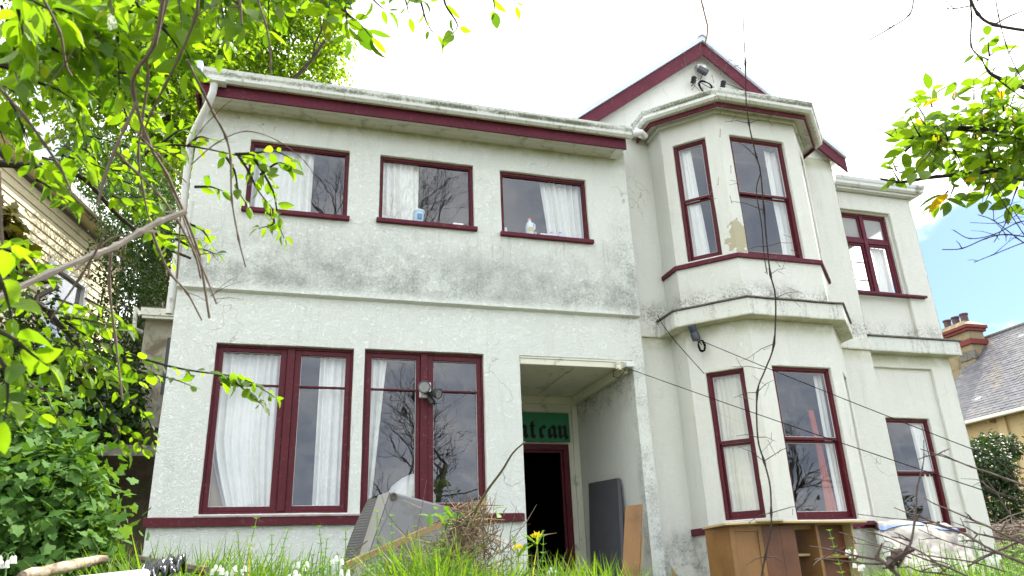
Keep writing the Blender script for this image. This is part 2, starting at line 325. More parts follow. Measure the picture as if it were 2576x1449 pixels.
# ------------------------------------------------------------------ walls
def wall(name, P0, U, V, u0, u1, v0, v1, holes=(), depth=.12, matl=None, parent=None, back=.2, step=.11, bevel=.012, top=None, wobble=.006):
    """rendered wall face in the plane P0 + u*U + v*V, with rectangular openings whose reveals go 'depth' inwards"""
    P0 = Vector(P0); U = Vector(U).normalized(); V = Vector(V).normalized(); Nn = V.cross(U).normalized()      # inwards
    if Nn.dot(P0 + U*(u0+u1)/2 + V*.0) < 0 and False: Nn = -Nn
    def cuts(a, b, extra):
        c = sorted(set([round(a, 4), round(b, 4)] + [round(e, 4) for e in extra if a < e < b])); out = [c[0]]
        for p, q in zip(c, c[1:]):
            n = max(1, int(round((q-p)/step)))
            out += [p + (q-p)*i/n for i in range(1, n+1)]
        return out
    us = cuts(u0, u1, [h[0] for h in holes] + [h[1] for h in holes]); vs = cuts(v0, v1, [h[2] for h in holes] + [h[3] for h in holes])
    bm = bmesh.new(); gr = {}
    def vert(i, j, d=0):
        k = (i, j, d)
        if k not in gr:
            u, v = us[i], vs[j]
            if top: v = min(v, top(u))
            gr[k] = bm.verts.new(wob(P0 + U*u + V*v, wobble) + Nn*d)
        return gr[k]
    def solid(i, j):
        if i < 0 or j < 0 or i >= len(us)-1 or j >= len(vs)-1: return False
        cu, cv = (us[i]+us[i+1])/2, (vs[j]+vs[j+1])/2
        if top and vs[j] >= max(top(us[i]), top(us[i+1])) - 1e-5: return False
        return not any(h[0] < cu < h[1] and h[2] < cv < h[3] for h in holes)
    def face(*q):
        q = [p for k, p in enumerate(q) if p not in q[:k]]
        if len(q) > 2:
            try: bm.faces.new(q)
            except ValueError: pass
    for i in range(len(us)-1):
        for j in range(len(vs)-1):
            if not solid(i, j): continue
            face(vert(i, j), vert(i+1, j), vert(i+1, j+1), vert(i, j+1))
            for di, dj, a, b in ((-1, 0, (i, j), (i, j+1)), (1, 0, (i+1, j+1), (i+1, j)), (0, -1, (i+1, j), (i, j)), (0, 1, (i, j+1), (i+1, j+1))):
                if not solid(i+di, j+dj):
                    d = back if (i+di < 0 or j+dj < 0 or i+di >= len(us)-1 or j+dj >= len(vs)-1 or top) else depth
                    if d > 0: face(vert(*a), vert(*b), vert(*b, d), vert(*a, d))
    bmesh.ops.remove_doubles(bm, verts=bm.verts, dist=1e-5); bmesh.ops.recalc_face_normals(bm, faces=bm.faces)
    me = bpy.data.meshes.new(name); bm.to_mesh(me); bm.free()
    me.polygons.foreach_set('use_smooth', [True]*len(me.polygons)); me.set_sharp_from_angle(angle=R_(60))
    o = link(name, me, matl or M_ST, parent)
    if bevel:
        md = o.modifiers.new('bevel', 'BEVEL'); md.width = bevel; md.segments = 3; md.limit_method = 'ANGLE'; md.angle_limit = R_(60)
    return o

def offset(pts, o):
    out = []
    for i, p in enumerate(pts):
        ns = []
        for a, b in ((i-1, i), (i, i+1)):
            if 0 <= a and b < len(pts):
                d = (pts[b]-pts[a]).normalized(); ns.append(Vector((d.y, -d.x, 0)))
        if len(ns) == 1: out.append(p + ns[0]*o)
        else:
            h = (ns[0]+ns[1]).normalized(); out.append(p + h*(o/max(.3, h.dot(ns[0]))))
    return out
BAY = [Vector(p) for p in ((4.95, 8.8, 0), (4.95, 8.42, 0), (5.53, 7.84, 0), (6.80, 7.84, 0), (7.38, 8.42, 0), (7.38, 8.8, 0))]
house = thing('house', 'two-storey off-white stucco house with maroon window frames, street gable and an octagonal bay', 'house')
XL, XR = -1.22, 4.36
Z = Vector((0, 0, 1)); X = Vector((1, 0, 0)); Yv = Vector((0, 1, 0))
G0 = -.75
# lower storey of the left wing
wall('wall', (0, 8.5, 0), X, Z, XL, XR, G0, 3.19, [(-.757, .722, .76, 2.565), (.845, 2.25, .745, 2.575), (2.70, 4.20, G0-1, 2.58)], depth=.16, parent=house, back=0)
wall('wall', (XL, 8.5, 0), Yv, Z, 0, 6, G0, 5.6, parent=house, back=0, step=.25, bevel=0)
# upper storey, standing 6 cm proud
k = 8.44/8.5
U1 = (-.614*k, .570*k, 4.225*k, 5.157*k); U2 = (.953*k, 2.168*k, 4.245*k, 5.157*k); U3 = (2.535*k, 3.76*k, 4.215*k, 5.134*k)
wall('wall', (0, 8.44, 0), X, Z, XL, 4.35, 3.19, 5.62, [U1, U2, U3], depth=.10, parent=house, back=.06)
# main block with the gable, and the bay
def gt(x): return 7.98 - abs(x-6.075)*.80
wall('wall', (0, 8.8, 0), X, Z, 4.30, 8.22, G0, 6.2, [(5.0, 7.33, G0-1, 2.97), (5.0, 7.33, 3.26, 6.10)], depth=.04, matl=M_ST2, parent=house, back=.3, step=.16)
MB().add([tuple(p+Z*z_) for z_ in (-.2, 3.24) for p in BAY], [(0, 1, 2, 3, 4, 5), (6, 7, 8, 9, 10, 11)]).build('floor', M_WOODF, house)
MB().add([tuple(p+Z*z_) for z_ in (2.98, 6.12) for p in offset(BAY, -.02)], [(0, 1, 2, 3, 4, 5), (6, 7, 8, 9, 10, 11)]).build('ceiling', M_ROOM, house)
wall('wall', (0, 8.8, 0), X, Z, 3.86, 8.29, 6.2, 8.0, parent=house, back=.1, top=gt, matl=M_ST2, step=.12, bevel=0)
wall('wall', (0, 8.77, 0), X, Z, 4.30, 8.22, 3.0, 3.18, matl=M_ST2, parent=house, back=.04, bevel=.008)      # flat band across the main block
CL = (BAY[2]-BAY[1]).length; CU = (BAY[2]-BAY[1]).normalized()
cw = [(.155, .625, 3.935, 5.735), (.20, .675, .60, 2.395)]
fw = [(5.70-5.53, 6.58-5.53, 3.905, 5.735), (5.775-5.53, 6.64-5.53, .56, 2.405)]
MST_ = M_ST2
for n in range(5):
    a, b = BAY[n], BAY[n+1]; L = (b-a).length; d = (b-a).normalized()
    hs = {1: cw, 2: fw, 3: [(L-.625, L-.155, 3.935, 5.735), (L-.675, L-.2, .60, 2.395)]}.get(n, [])
    wall('wall', a, d, Z, 0, L, G0, 6.15, hs, depth=.10, matl=M_ST2, parent=house, back=0, bevel=.01)
# bay ledges
def ring(name, o0, o1, z0, z1, m, parent, pts=BAY, top_in=None, wobble=.0, bevel=.008, zslope=0):
    A = offset(pts, o0); B = offset(pts, o1); mb = MB()
    for i in range(len(pts)-1):
        n = max(1, int((pts[i+1]-pts[i]).length/.12)); 
        for q in range(n):
            s0, s1 = q/n, (q+1)/n
            a0 = A[i].lerp(A[i+1], s0); a1 = A[i].lerp(A[i+1], s1); b0 = B[i].lerp(B[i+1], s0); b1 = B[i].lerp(B[i+1], s1)
            vs = [wob(v, wobble) if wobble else v for v in (a0+Z*z0, a1+Z*z0, b1+Z*z0, b0+Z*z0, a0+Z*(z1+zslope), a1+Z*(z1+zslope), b1+Z*z1, b0+Z*z1)]
            fs = [(3, 2, 1, 0), (4, 5, 6, 7), (3, 7, 6, 2)]
            if i == 0 and q == 0: fs.append((0, 4, 7, 3))
            if i == len(pts)-2 and q == n-1: fs.append((1, 2, 6, 5))
            mb.add(vs, fs)
    me = bpy.data.meshes.new(name); me.from_pydata(mb.v, [], mb.f)
    bm = bmesh.new(); bm.from_mesh(me); bmesh.ops.remove_doubles(bm, verts=bm.verts, dist=1e-4); bmesh.ops.recalc_face_normals(bm, faces=bm.faces); bm.to_mesh(me); bm.free()
    o = link(name, me, m, parent)
    if bevel: md = o.modifiers.new('bevel', 'BEVEL'); md.width = bevel; md.segments = 2; md.limit_method = 'ANGLE'; md.angle_limit = R_(35)
    return o
ring('cornice', -.02, .17, 3.005, 3.225, M_ST2, house, wobble=.012, bevel=.012)
ring('ledge_cap', -.02, .195, 3.228, 3.243, M_LEAD, house, wobble=.010, bevel=0, zslope=.055)
ring('sill_band', -.02, .035, 3.845, 3.905, M_REDW, house, pts=BAY, bevel=.006)
ring('sill_band', -.02, .035, .455, .535, M_REDW, house, pts=BAY, bevel=.006)
ring('soffit', -.05, .20, 6.11, 6.125, M_SOF, house, bevel=0)
ring('bed_mould', -.01, .035, 6.06, 6.108, M_WHT, house, bevel=.01)
fb = ring('fascia', .165, .19, 6.045, 6.16, M_REDW, house, bevel=0)
def sweep(name, path, prof, m, parent):
    """profile (outward, up) swept along a plan path"""
    mb = MB(); rings = []
    for o_, z_ in prof: rings.append([p + Z*z_ for p in offset(path, o_)])
    n = len(prof); k0 = 0
    for i in range(len(path)):
        for r in rings: mb.v.append(tuple(wob(r[i], .006)))
    for i in range(len(path)-1):
        for j in range(n): mb.f.append((i*n+j, i*n+(j+1) % n, (i+1)*n+(j+1) % n, (i+1)*n+j))
    mb.f.append(tuple(range(n))); mb.f.append(tuple((len(path)-1)*n+j for j in range(n))[::-1])
    return mb.build(name, m, parent, bevel=.004)
GP = [(0, .02), (.07, .0), (.105, .03), (.11, .075), (.125, .10), (.135, .15), (.115, .15), (.09, .06), (.02, .05), (0, .12)]
sweep('gutter', BAY, [(.192+a, 6.105+b) for a, b in GP], M_GUT, house)
MB().add([tuple(p+Z*6.17) for p in offset(BAY, .2)] + [(4.95, 8.8, 6.45), (7.38, 8.8, 6.45)], [(1, 2, 3, 4, 7, 6), (0, 1, 6), (4, 5, 7)]).build('roof', M_ROOF, house)
# eaves of the left wing
wp = [Vector((-1.19, 8.12, 0)), Vector((1.4, 8.12, 0)), Vector((4.29, 8.12, 0))]
sweep('gutter', wp, [(a, 5.60+b) for a, b in GP], M_GUT, house)
MB().box((-1.22, 8.125, 5.465), (4.24, 8.15, 5.72)).build('fascia', M_REDW, house, bevel=.003)
s = MB()
for i in range(3): s.box((-1.19, 8.152+i*.098, 5.488), (4.22, 8.152+i*.098+.093, 5.50))
s.build('soffit', M_SOF, house)
MB().box((4.10, 8.153, 5.475), (4.22, 8.43, 5.487)).build('soffit_trim', M_WHT, house)
MB().box((-1.25, 8.15, 5.46), (-1.222, 12.5, 5.70)).build('bargeboard', M_RED, house)
MB().box((-1.27, 8.02, 5.73), (-1.20, 12.5, 5.85)).build('barge_flashing', M_ROOF, house, bevel=.004)
MB().prism([(-1.2, 8.09, 5.735), (-1.2, 14.5, 7.2), (-1.2, 14.5, 7.15), (-1.2, 8.09, 5.70)], (5.5, 0, 0)).build('roof', M_ROOF, house)
MB().tube([(4.30, 8.03, 5.66), (4.42, 8.0, 5.68), (4.52, 8.1, 5.70), (4.60, 8.35, 5.88), (4.66, 8.55, 6.10)], .045, 10).build('downpipe', M_WHT, house, smooth=True)
dp = MB().tube([(-1.045, 8.05, 5.60), (-1.055, 8.06, 5.46), (-1.10, 8.14, 5.33), (-1.24, 8.42, 5.16), (-1.285, 8.47, 5.04), (-1.285, 8.60, 4.2), (-1.285, 8.62, 2.9)], .043, 12)
dp.build('downpipe', M_WHT, house, smooth=True)
MB().box((-1.10, 7.98, 5.575), (-.92, 8.11, 5.60)).build('gutter_outlet', M_GUT, house, bevel=.006)
# main roof, gable bargeboards
def rp(x, y, dz=0): return (x, y, 8.07 - abs(x-6.075)*.80 + dz)
for x0, x1 in ((3.74, 6.075), (6.075, 8.42)):
    sgn = -1 if x0 < 6 else 1; xe = x0 if sgn < 0 else x1
    MB().prism([rp(xe, 8.64), rp(6.075, 8.64), rp(6.075, 8.64, .09), rp(xe, 8.64, .09)], (0, 7, 0)).build('roof', M_ROOF, house)
    MB().prism([rp(xe, 8.675, -.005), rp(6.075, 8.675, -.005), rp(6.075, 8.675, -.265), rp(xe, 8.675, -.24)], (0, .03, 0)).build('bargeboard', M_REDW, house, bevel=.004)
    MB().prism([rp(xe, 8.707, -.03), rp(6.075, 8.707, -.03), rp(6.075, 8.707, -.05), rp(xe, 8.707, -.05)], (0, 6, 0)).build('soffit', M_WHT, house)
MB().prism([(6.0, 8.62, 8.13), (6.075, 8.62, 8.205), (6.15, 8.62, 8.13), (6.075, 8.62, 8.17)], (0, 6, 0)).build('ridge_cap', M_ROOF, house)
MB().tube([(8.36, 8.76, 6.22), (8.36, 15, 6.22)], .055, 10).build('gutter', M_WHT, house, smooth=True)
MB().prism([(3.70, 8.66, 6.02), (3.80, 8.66, 6.05), (3.80, 8.66, 6.28), (3.70, 8.66, 6.24)], (0, 5, 0)).build('gutter', M_GUT, house)
# side wall of the main block and the lower annex on the right
wall('wall', (8.22, 8.8, 0), Yv, Z, 0, 6, 3, 6.4, parent=house, back=0, step=.3, bevel=0)
AY = 8.95; AX = 9.80
aw = (8.23, 9.30, 4.0, 5.42); al = (8.41, 9.20, .50, 2.05)
wall('wall', (0, AY, 0), X, Z, 8.22, AX, 3.2, 5.75, [(8.22, 9.33, 3.2, 5.44)], depth=.06, matl=M_ST2, parent=house, back=.02)
wall('wall', (0, AY+.06, 0), X, Z, 8.22, 9.35, 3.2, 5.45, [aw], depth=.08, matl=M_ST2, parent=house, back=0)
wall('wall', (0, AY, 0), X, Z, 8.22, AX, G0, 3.2, [(8.22, 9.42, G0-1, 2.80)], depth=.05, matl=M_ST2, parent=house, back=.02)
wall('wall', (0, AY+.05, 0), X, Z, 8.22, 9.44, G0, 2.82, [al], depth=.08, matl=M_ST2, parent=house, back=0)
# right side wall of the annex with a window opening that lets the sky show through the upper room
wall('wall', (AX, AY, 0), Yv, Z, 0, 5, G0, 5.75, [(.25, 1.9, 4.05, 5.55)], depth=.1, parent=house, back=0, step=.2, bevel=0)
s = MB()
for i in range(9): s.box((8.25+i*.19, AY-.14, 3.005), (8.25+(i+1)*.19-.0005, AY+.02, 3.225))
o = MB().box((8.235, 8.80, 3.00), (9.93, AY+.05, 3.225)).build('cornice', M_ST, house, bevel=.012)
MB().box((8.225, 8.775, 3.228), (9.97, AY+.02, 3.25)).build('ledge_cap', M_LEAD, house, bevel=.003)
MB().box((8.30, AY-.10, 5.76), (9.86, AY+.02, 5.80)).build('soffit', M_WHT, house)
wp2 = [Vector((8.24, AY-.06, 0)), Vector((9.88, AY-.06, 0)), Vector((9.88, AY+3, 0))]
sweep('gutter', wp2, [(a, 5.79+b) for a, b in GP], M_WHT, house)
MB().box((8.2, AY-.05, 5.80), (9.88, 13.9, 5.84)).build('roof', M_ROOF, house)
# sill band of the wing
mb = MB(); n = 34
for i in range(n):
    a = XL-.03 + (2.695-XL)*i/n; b = XL-.03 + (2.695-XL)*(i+1)/n
    q = [wob(v, .006) for v in ((a, 8.45, .64), (b, 8.45, .64), (b, 8.45, .722), (a, 8.45, .722), (a, 8.51, .64), (b, 8.51, .64), (b, 8.51, .735), (a, 8.51, .735))]
    mb.add(q, [(0, 1, 2, 3), (3, 2, 6, 7), (0, 4, 5, 1)] + ([(0, 3, 7, 4)] if i == 0 else []) + ([(1, 5, 6, 2)] if i == n-1 else []))
mb.build('sill_band', M_RED, house)
M_LIP = mat('painted_sill', (.34, .27, .26), .7, .3, var=.3, vs=12, bump=.4, dirt=((.14, .12, .05), .4, 8))
MB().prism([(-.79, 8.44, .735), (-.79, 8.60, .765), (-.79, 8.60, .72), (-.79, 8.44, .72)], (3.07, 0, 0)).build('window_sill', M_LIP, house, bevel=.004)
MB().prism([(XL, 8.438, 3.20), (XL, 8.438, 3.17), (XL, 8.5, 3.15), (XL, 8.5, 3.21)], (5.57, 0, 0)).build('string_course', M_ST, house, bevel=.004)

# ------------------------------------------------------------------ windows
def frame(name, P0, U, rect, w, d, m, parent, wt=None, wb=None, **kw):
    """rectangular frame of four bars mitred by butting, in the plane P0 + u*U + z"""
    u0, u1, v0, v1 = rect; wt = wt or w; wb = wb or w; P0 = Vector(P0); U = Vector(U).normalized(); Nn = Vector((-U.y, U.x, 0))
    mb = MB()
    def bar(a, b, c, e): 
        vs = [P0+U*uu+Z*vv+Nn*dd for dd in (0, d) for uu, vv in ((a, c), (b, c), (b, e), (a, e))]
        mb.add(vs, [(0, 1, 2, 3), (7, 6, 5, 4), (0, 4, 5, 1), (1, 5, 6, 2), (2, 6, 7, 3), (3, 7, 4, 0)])
    bar(u0, u0+w, v0, v1); bar(u1-w, u1, v0, v1); bar(u0+w+.0005, u1-w-.0005, v0, v0+wb); bar(u0+w+.0005, u1-w-.0005, v1-wt, v1)
    return mb.build(name, m, parent, bevel=.004), (u0+w, u1-w, v0+wb, v1-wt)
def bar(name, P0, U, u0, u1, v0, v1, d, m, parent):
    P0 = Vector(P0); U = Vector(U).normalized(); Nn = Vector((-U.y, U.x, 0))
    vs = [P0+U*uu+Z*vv+Nn*dd for dd in (0, d) for uu, vv in ((u0, v0), (u1, v0), (u1, v1), (u0, v1))]
    return MB().add(vs, [(0, 1, 2, 3), (7, 6, 5, 4), (0, 4, 5, 1), (1, 5, 6, 2), (2, 6, 7, 3), (3, 7, 4, 0)]).build(name, m, parent, bevel=.003)
def pane(P0, U, rect, d, parent, m=M_GLASS):
    P0 = Vector(P0); U = Vector(U).normalized(); Nn = Vector((-U.y, U.x, 0)); u0, u1, v0, v1 = rect; mb = MB()
    tl = RNG.normal(size=3)*.0015
    vs = [P0+U*uu+Z*vv+Nn*(d + (uu-u0)*tl[0] + (vv-v0)*tl[1]) for uu, vv in ((u0-.005, v0-.005), (u1+.005, v0-.005), (u1+.005, v1+.005), (u0-.005, v1+.005))]
    return MB().add(vs, [(0, 1, 2, 3)]).build('pane', m, parent)
M_PUT = mat('putty', (.62, .60, .56), .8, .2, var=.2)
def putty(P0, U, rect, d, parent):
    u0, u1, v0, v1 = rect; return frame('putty_line', Vector(P0)+Vector((-Vector(U).y, Vector(U).x, 0)).normalized()*d, U, (u0-.001, u1+.001, v0-.001, v1+.001), .007, .012, M_PUT, parent)
def casement_window(rect, mull, gl, Y=8.56):
    """wide timber window: outer frame, centre mullion, two casements, each with a thin transom bar"""
    u0, u1, v0, v1 = rect; P0 = (0, Y, 0)
    fr, inn = frame('window', P0, X, (u0-.03, u1+.03, v0-.02, v1+.03), .055, .09, M_RED, house, wt=.06, wb=.045)
    bar('mullion', (0, Y-.012, 0), X, mull-.04, mull+.04, v0+.026, v1-.031, .09, M_RED, fr)
    k = Y/8.5
    for a, b, c, d, s0, s1 in gl:
        a, b, c, d = a*k, b*k, c*k, d*k; s0 = s0; 
        mb_ = MB(); sw = .0
        left = inn[0] if s0 == 'L' else mull+.041; right = mull-.041 if s0 == 'L' else inn[1]
        zz0, zz1 = inn[2]+.001, inn[3]-.001; y0, y1 = Y+.012, Y+.07
        for q in ((left+.001, a, zz0, zz1), (b, right-.001, zz0, zz1), (a+.0004, b-.0004, zz0, c), (a+.0004, b-.0004, d, zz1)):
            mb_.box((q[0], y0, q[2]), (q[1], y1, q[3]))
        cs = mb_.build('casement', M_RED, fr, bevel=.004)
        bar('glazing_bar', (0, Y+.02, 0), X, a+.0005, b-.0005, 2.098*k, 2.118*k, .045, M_RED, fr)
        pane(P0, X, (a, b, c, d), .05, fr); putty(P0, X, (a, b, c, d), .034, fr)
    return fr
w1 = casement_window((-.757, .722, .76, 2.565), .035, [(-.675, -.075, .83, 2.472, 'L', 0), (.145, .635, .833, 2.463, 'R', 0)])
w2 = casement_window((.845, 2.25, .745, 2.575), 1.538, [(.925, 1.438, .845, 2.474, 'L', 0), (1.640, 2.160, .848, 2.47, 'R', 0)])
w1['label'] = 'maroon casement window hung with full white curtains, nearest the left corner'; w2['label'] = 'maroon casement window beside the porch, with floodlight on its mullion'
for r, lb in ((U1, 'left upper window, partly behind leaves'), (U2, 'middle upper window with a bucket on its sill'), (U3, 'right upper window with bottles on its sill')):
    fr, inn = frame('window', (0, 8.44+.045, 0), X, (r[0]-.01, r[1]+.01, r[2]-.01, r[3]+.01), .045, .06, M_RED, house, wt=.05, wb=.03); fr['label'] = lb
    pane((0, 8.485, 0), X, inn, .035, fr)
    frame('bead', (0, 8.485+.012, 0), X, inn, .014, .02, M_RED, fr)
    MB().box((r[0]-.03, 8.385, r[2]-.055), (r[1]+.03, 8.50, r[2]-.003)).build('window_sill', M_REDW, fr, bevel=.005)
def sash_window(P0, U, r, rail, lb, rec=.05, name='window'):
    Un = Vector(U).normalized(); Nn = Vector((-Un.y, Un.x, 0)); P = Vector(P0)+Nn*rec
    fr, inn = frame('window', P, U, (r[0]-.01, r[1]+.01, r[2]-.01, r[3]+.01), .055, .09, M_RED, house, wt=.05, wb=.03); fr['label'] = lb
    a, b, c, d = inn
    us_, ui = frame('sash', P+Nn*.012, U, (a+.001, b-.001, rail+.002, d-.001), .022, .03, M_RED, fr, wt=.02, wb=.035)
    pane(P, U, ui, .028, fr); putty(P, U, ui, .018, fr)
    ls, li = frame('sash', P+Nn*.048, U, (a+.001, b-.001, c+.001, rail), .028, .03, M_RED, fr, wt=.03, wb=.075)
    pane(P, U, li, .066, fr); putty(P, U, li, .056, fr)
    return fr
A1 = BAY[1]
sash_window(A1, CU, cw[0], 4.84, 'narrow left sash of the upper bay')
sash_window((5.53, 7.84, 0), X, fw[0], 4.84, 'wide front sash of the upper bay')
sash_window(A1, CU, cw[1], 1.495, 'narrow left sash of the lower bay')
sash_window((5.53, 7.84, 0), X, fw[1], 1.495, 'wide front sash of the lower bay')
D4 = (BAY[4]-BAY[3]).normalized()
for c_ in ((CL-.625, CL-.155, 3.935, 5.735, 4.84), (CL-.675, CL-.2, .6, 2.395, 1.495)):
    sash_window(BAY[3], D4, c_[:4], c_[4], 'right-hand sash of the bay')
sash_window((0, AY+.05, 0), X, al, 1.255, 'sash window of the annex, behind bare branches')
MB().box((8.38, AY-.02, .43), (9.32, AY+.12, .488)).build('window_sill', M_RED, house, bevel=.005)
# upper annex window: two toplights of frosted glass over two casements
fr, inn = frame('window', (0, AY+.10, 0), X, (aw[0]-.01, aw[1]+.01, aw[2]-.01, aw[3]+.01), .05, .08, M_REDW, house); fr['label'] = 'four-light window of the annex with frosted toplights, one pane missing'
bar('mullion', (0, AY+.085, 0), X, 8.78, 8.845, inn[2]+.001, inn[3]-.001, .09, M_REDW, fr)
for a, b in ((inn[0], 8.78), (8.845, inn[1])):
    bar('transom', (0, AY+.093, 0), X, a+.001, b-.001, 4.895, 4.97, .08, M_REDW, fr)
    f2, i2 = frame('casement', (0, AY+.11, 0), X, (a+.002, b-.002, 4.972, inn[3]-.002), .03, .05, M_REDW, fr); pane((0, AY+.11, 0), X, i2, .02, fr, M_FROST)
    f2, i2 = frame('casement', (0, AY+.11, 0), X, (a+.002, b-.002, inn[2]+.002, 4.893), .035, .05, M_REDW, fr)
    if a > 8.5: pane((0, AY+.11, 0), X, i2, .02, fr)
for zb in (4.27, 4.58): MB().tube([(8.24, AY+.17, zb), (8.80, AY+.17, zb)], .010, 6).build('security_bar', M_MET, fr)
MB().box((8.20, AY-.07, 3.955), (9.62, AY+.03, 3.99)).build('window_sill', M_REDW, house, bevel=.004)
# side window in the annex's right wall
f3, i3 = frame('window', (AX-.03, AY, 0), Yv, (.25, 1.9, 4.05, 5.55), .06, .06, M_WHT, house); f3['label'] = 'side window of the annex, seen through the front one'
bar('glazing_bar', (AX-.03, AY, 0), Yv, 1.03, 1.09, 4.111, 5.489, .05, M_WHT, f3)

# ------------------------------------------------------------------ interiors
def room(a, b, m=M_ROOM, open_front=True, label=None):
    x0, y0, z0 = a; x1, y1, z1 = b; mb = MB()
    v = [(x0,y0,z0),(x1,y0,z0),(x1,y1,z0),(x0,y1,z0),(x0,y0,z1),(x1,y0,z1),(x1,y1,z1),(x0,y1,z1)]
    mb.add(v, [(0,3,2,1),(4,5,6,7),(1,2,6,5),(2,3,7,6),(3,0,4,7)]); return mb.build('room', m, house)
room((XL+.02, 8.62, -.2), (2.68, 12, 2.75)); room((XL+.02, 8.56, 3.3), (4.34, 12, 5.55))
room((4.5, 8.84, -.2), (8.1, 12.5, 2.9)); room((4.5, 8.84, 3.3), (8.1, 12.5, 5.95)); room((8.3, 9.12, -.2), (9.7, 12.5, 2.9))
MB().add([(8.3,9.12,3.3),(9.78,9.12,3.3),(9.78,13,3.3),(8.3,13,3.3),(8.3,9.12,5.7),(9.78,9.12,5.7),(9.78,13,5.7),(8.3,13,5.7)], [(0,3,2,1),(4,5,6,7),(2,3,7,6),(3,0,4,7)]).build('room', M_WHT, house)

# ------------------------------------------------------------------ porch
wall('wall', (2.70, 8.6, 0), Yv, Z, 0, 1.9, G0, 2.6, parent=house, back=0, bevel=0)
wall('wall', (4.20, 8.55, 0), Yv, Z, 0, 1.95, G0, 2.6, matl=M_ST2, parent=house, back=0, bevel=0)
MB().box((2.71, 8.51, 2.555), (4.19, 10.5, 2.62)).build('ceiling', M_CEIL, house)
MB().box((3.53, 8.70, 2.54), (3.58, 10.42, 2.554)).build('ceiling_batten', M_CEIL, house, bevel=.003)
for q in (((2.71, 8.52, 2.48), (4.19, 8.60, 2.553)), ((4.10, 8.605, 2.44), (4.185, 10.40, 2.553)), ((2.71, 10.405, 2.44), (4.185, 10.49, 2.553))):
    MB().box(*q).build('ceiling_trim', M_CEIL, house, bevel=.006)
MB().box((2.71, 10.5, 1.86), (4.19, 10.56, 2.45)).box((4.015, 10.5, -.6), (4.19, 10.56, 1.8595)).box((2.71, 10.5, -.6), (2.93, 10.56, 1.8595)).build('wall', M_CEIL, house)
MB().box((4.10, 10.47, -.6), (4.19, 10.499, 2.435)).box((4.02, 10.488, 1.30), (4.0995, 10.4995, 1.315)).box((4.02, 10.488, .2), (4.0995, 10.4995, .215)).build('cover_strip', M_CEIL, house, bevel=.003)
MB().box((2.75, 10.475, 2.33), (4.09, 10.499, 2.40)).build('cover_strip', M_CEIL, house, bevel=.004)
dfm, _ = frame('door_frame', (0, 10.46, 0), X, (2.93, 4.015, -.4, 1.86), .085, .14, M_RED, house, wt=.085, wb=.02)
frame('door_stop', (0, 10.50, 0), X, (3.015, 3.93, -.38, 1.775), .035, .04, M_RED, dfm)
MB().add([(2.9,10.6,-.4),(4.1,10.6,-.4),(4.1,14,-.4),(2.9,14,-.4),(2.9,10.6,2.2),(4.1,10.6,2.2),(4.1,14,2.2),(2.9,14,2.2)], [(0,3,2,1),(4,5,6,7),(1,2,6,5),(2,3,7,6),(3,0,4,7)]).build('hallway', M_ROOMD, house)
MB().box((2.6, 8.4, -.6), (4.3, 14, -.41)).build('porch_floor', mat('concrete', (.3, .3, .28), .9), house)
# name board over the door, painted in black letter
M_GRN = mat('green_board', (.030, .19, .085), .6, .3, var=.12, vs=4, dirt=((.03, .14, .07), .25, 6))
sign = MB().box((2.98, 10.425, 1.885), (4.035, 10.445, 2.31)).build('name_board', M_GRN, None, bevel=.01)
tag(sign, 'green board with black-letter writing fixed above the maroon door frame', 'sign')
L = MB(); YL = 10.421
def stroke(pts, w=.056, ang=40):
    w = w*1.15
    """broad-nib pen stroke: a parallelogram nib dragged along the points"""
    c, s_ = math.cos(R_(ang))*w/2, math.sin(R_(ang))*w/2
    for p, q in zip(pts, pts[1:]):
        a, b = (p[0]-c, p[1]-s_), (p[0]+c, p[1]+s_); d, e = (q[0]-c, q[1]-s_), (q[0]+c, q[1]+s_)
        L.add([(a[0], YL, a[1]), (b[0], YL, b[1]), (e[0], YL, e[1]), (d[0], YL, d[1])], [(0, 1, 2, 3)])
def letter(ch, x, z, h):
    if ch == 't':
        stroke([(x+.045, z+h*1.42), (x+.030, z+h*1.30), (x+.030, z+.035), (x+.065, z-.005)]); stroke([(x+.065, z-.005), (x+.10, z+.025)], .03); stroke([(x-.01, z+h*.96), (x+.085, z+h*.98)], .026)
        stroke([(x+.045, z+h*1.42), (x+.075, z+h*1.52)], .022)
    if ch == 'e':
        stroke([(x+.028, z+h*.86), (x+.028, z+.035), (x+.062, z-.005)]); stroke([(x+.062, z-.005), (x+.105, z+.032)], .026)
        stroke([(x+.028, z+h*.86), (x+.068, z+h)], .036); stroke([(x+.068, z+h), (x+.098, z+h*.78)], .042); stroke([(x+.098, z+h*.78), (x+.04, z+h*.52)], .020)
    if ch == 'a':
        stroke([(x+.028, z+h*.80), (x+.025, z+.035), (x+.052, z-.003)]); stroke([(x+.028, z+h*.80), (x+.07, z+h*1.0)], .034)
        stroke([(x+.07, z+h), (x+.108, z+h*.80), (x+.105, z+.04), (x+.13, z-.005)]); stroke([(x+.052, z-.003), (x+.105, z+.10)], .018)
    if ch == 'u':
        stroke([(x+.010, z+h*1.0), (x+.032, z+h*.85), (x+.030, z+.035), (x+.058, z-.003)]); stroke([(x+.058, z-.003), (x+.11, z+.09)], .018)
        stroke([(x+.085, z+h*1.0), (x+.112, z+h*.85), (x+.110, z+.045), (x+.135, z-.02)])
for ch, x_ in (('a', 3.245), ('t', 3.425), ('e', 3.555), ('a', 3.690), ('u', 3.850)): letter(ch, x_, 1.945, .17)
L.build('lettering', mat('black_paint', (.008, .010, .009), .7, .3), sign)

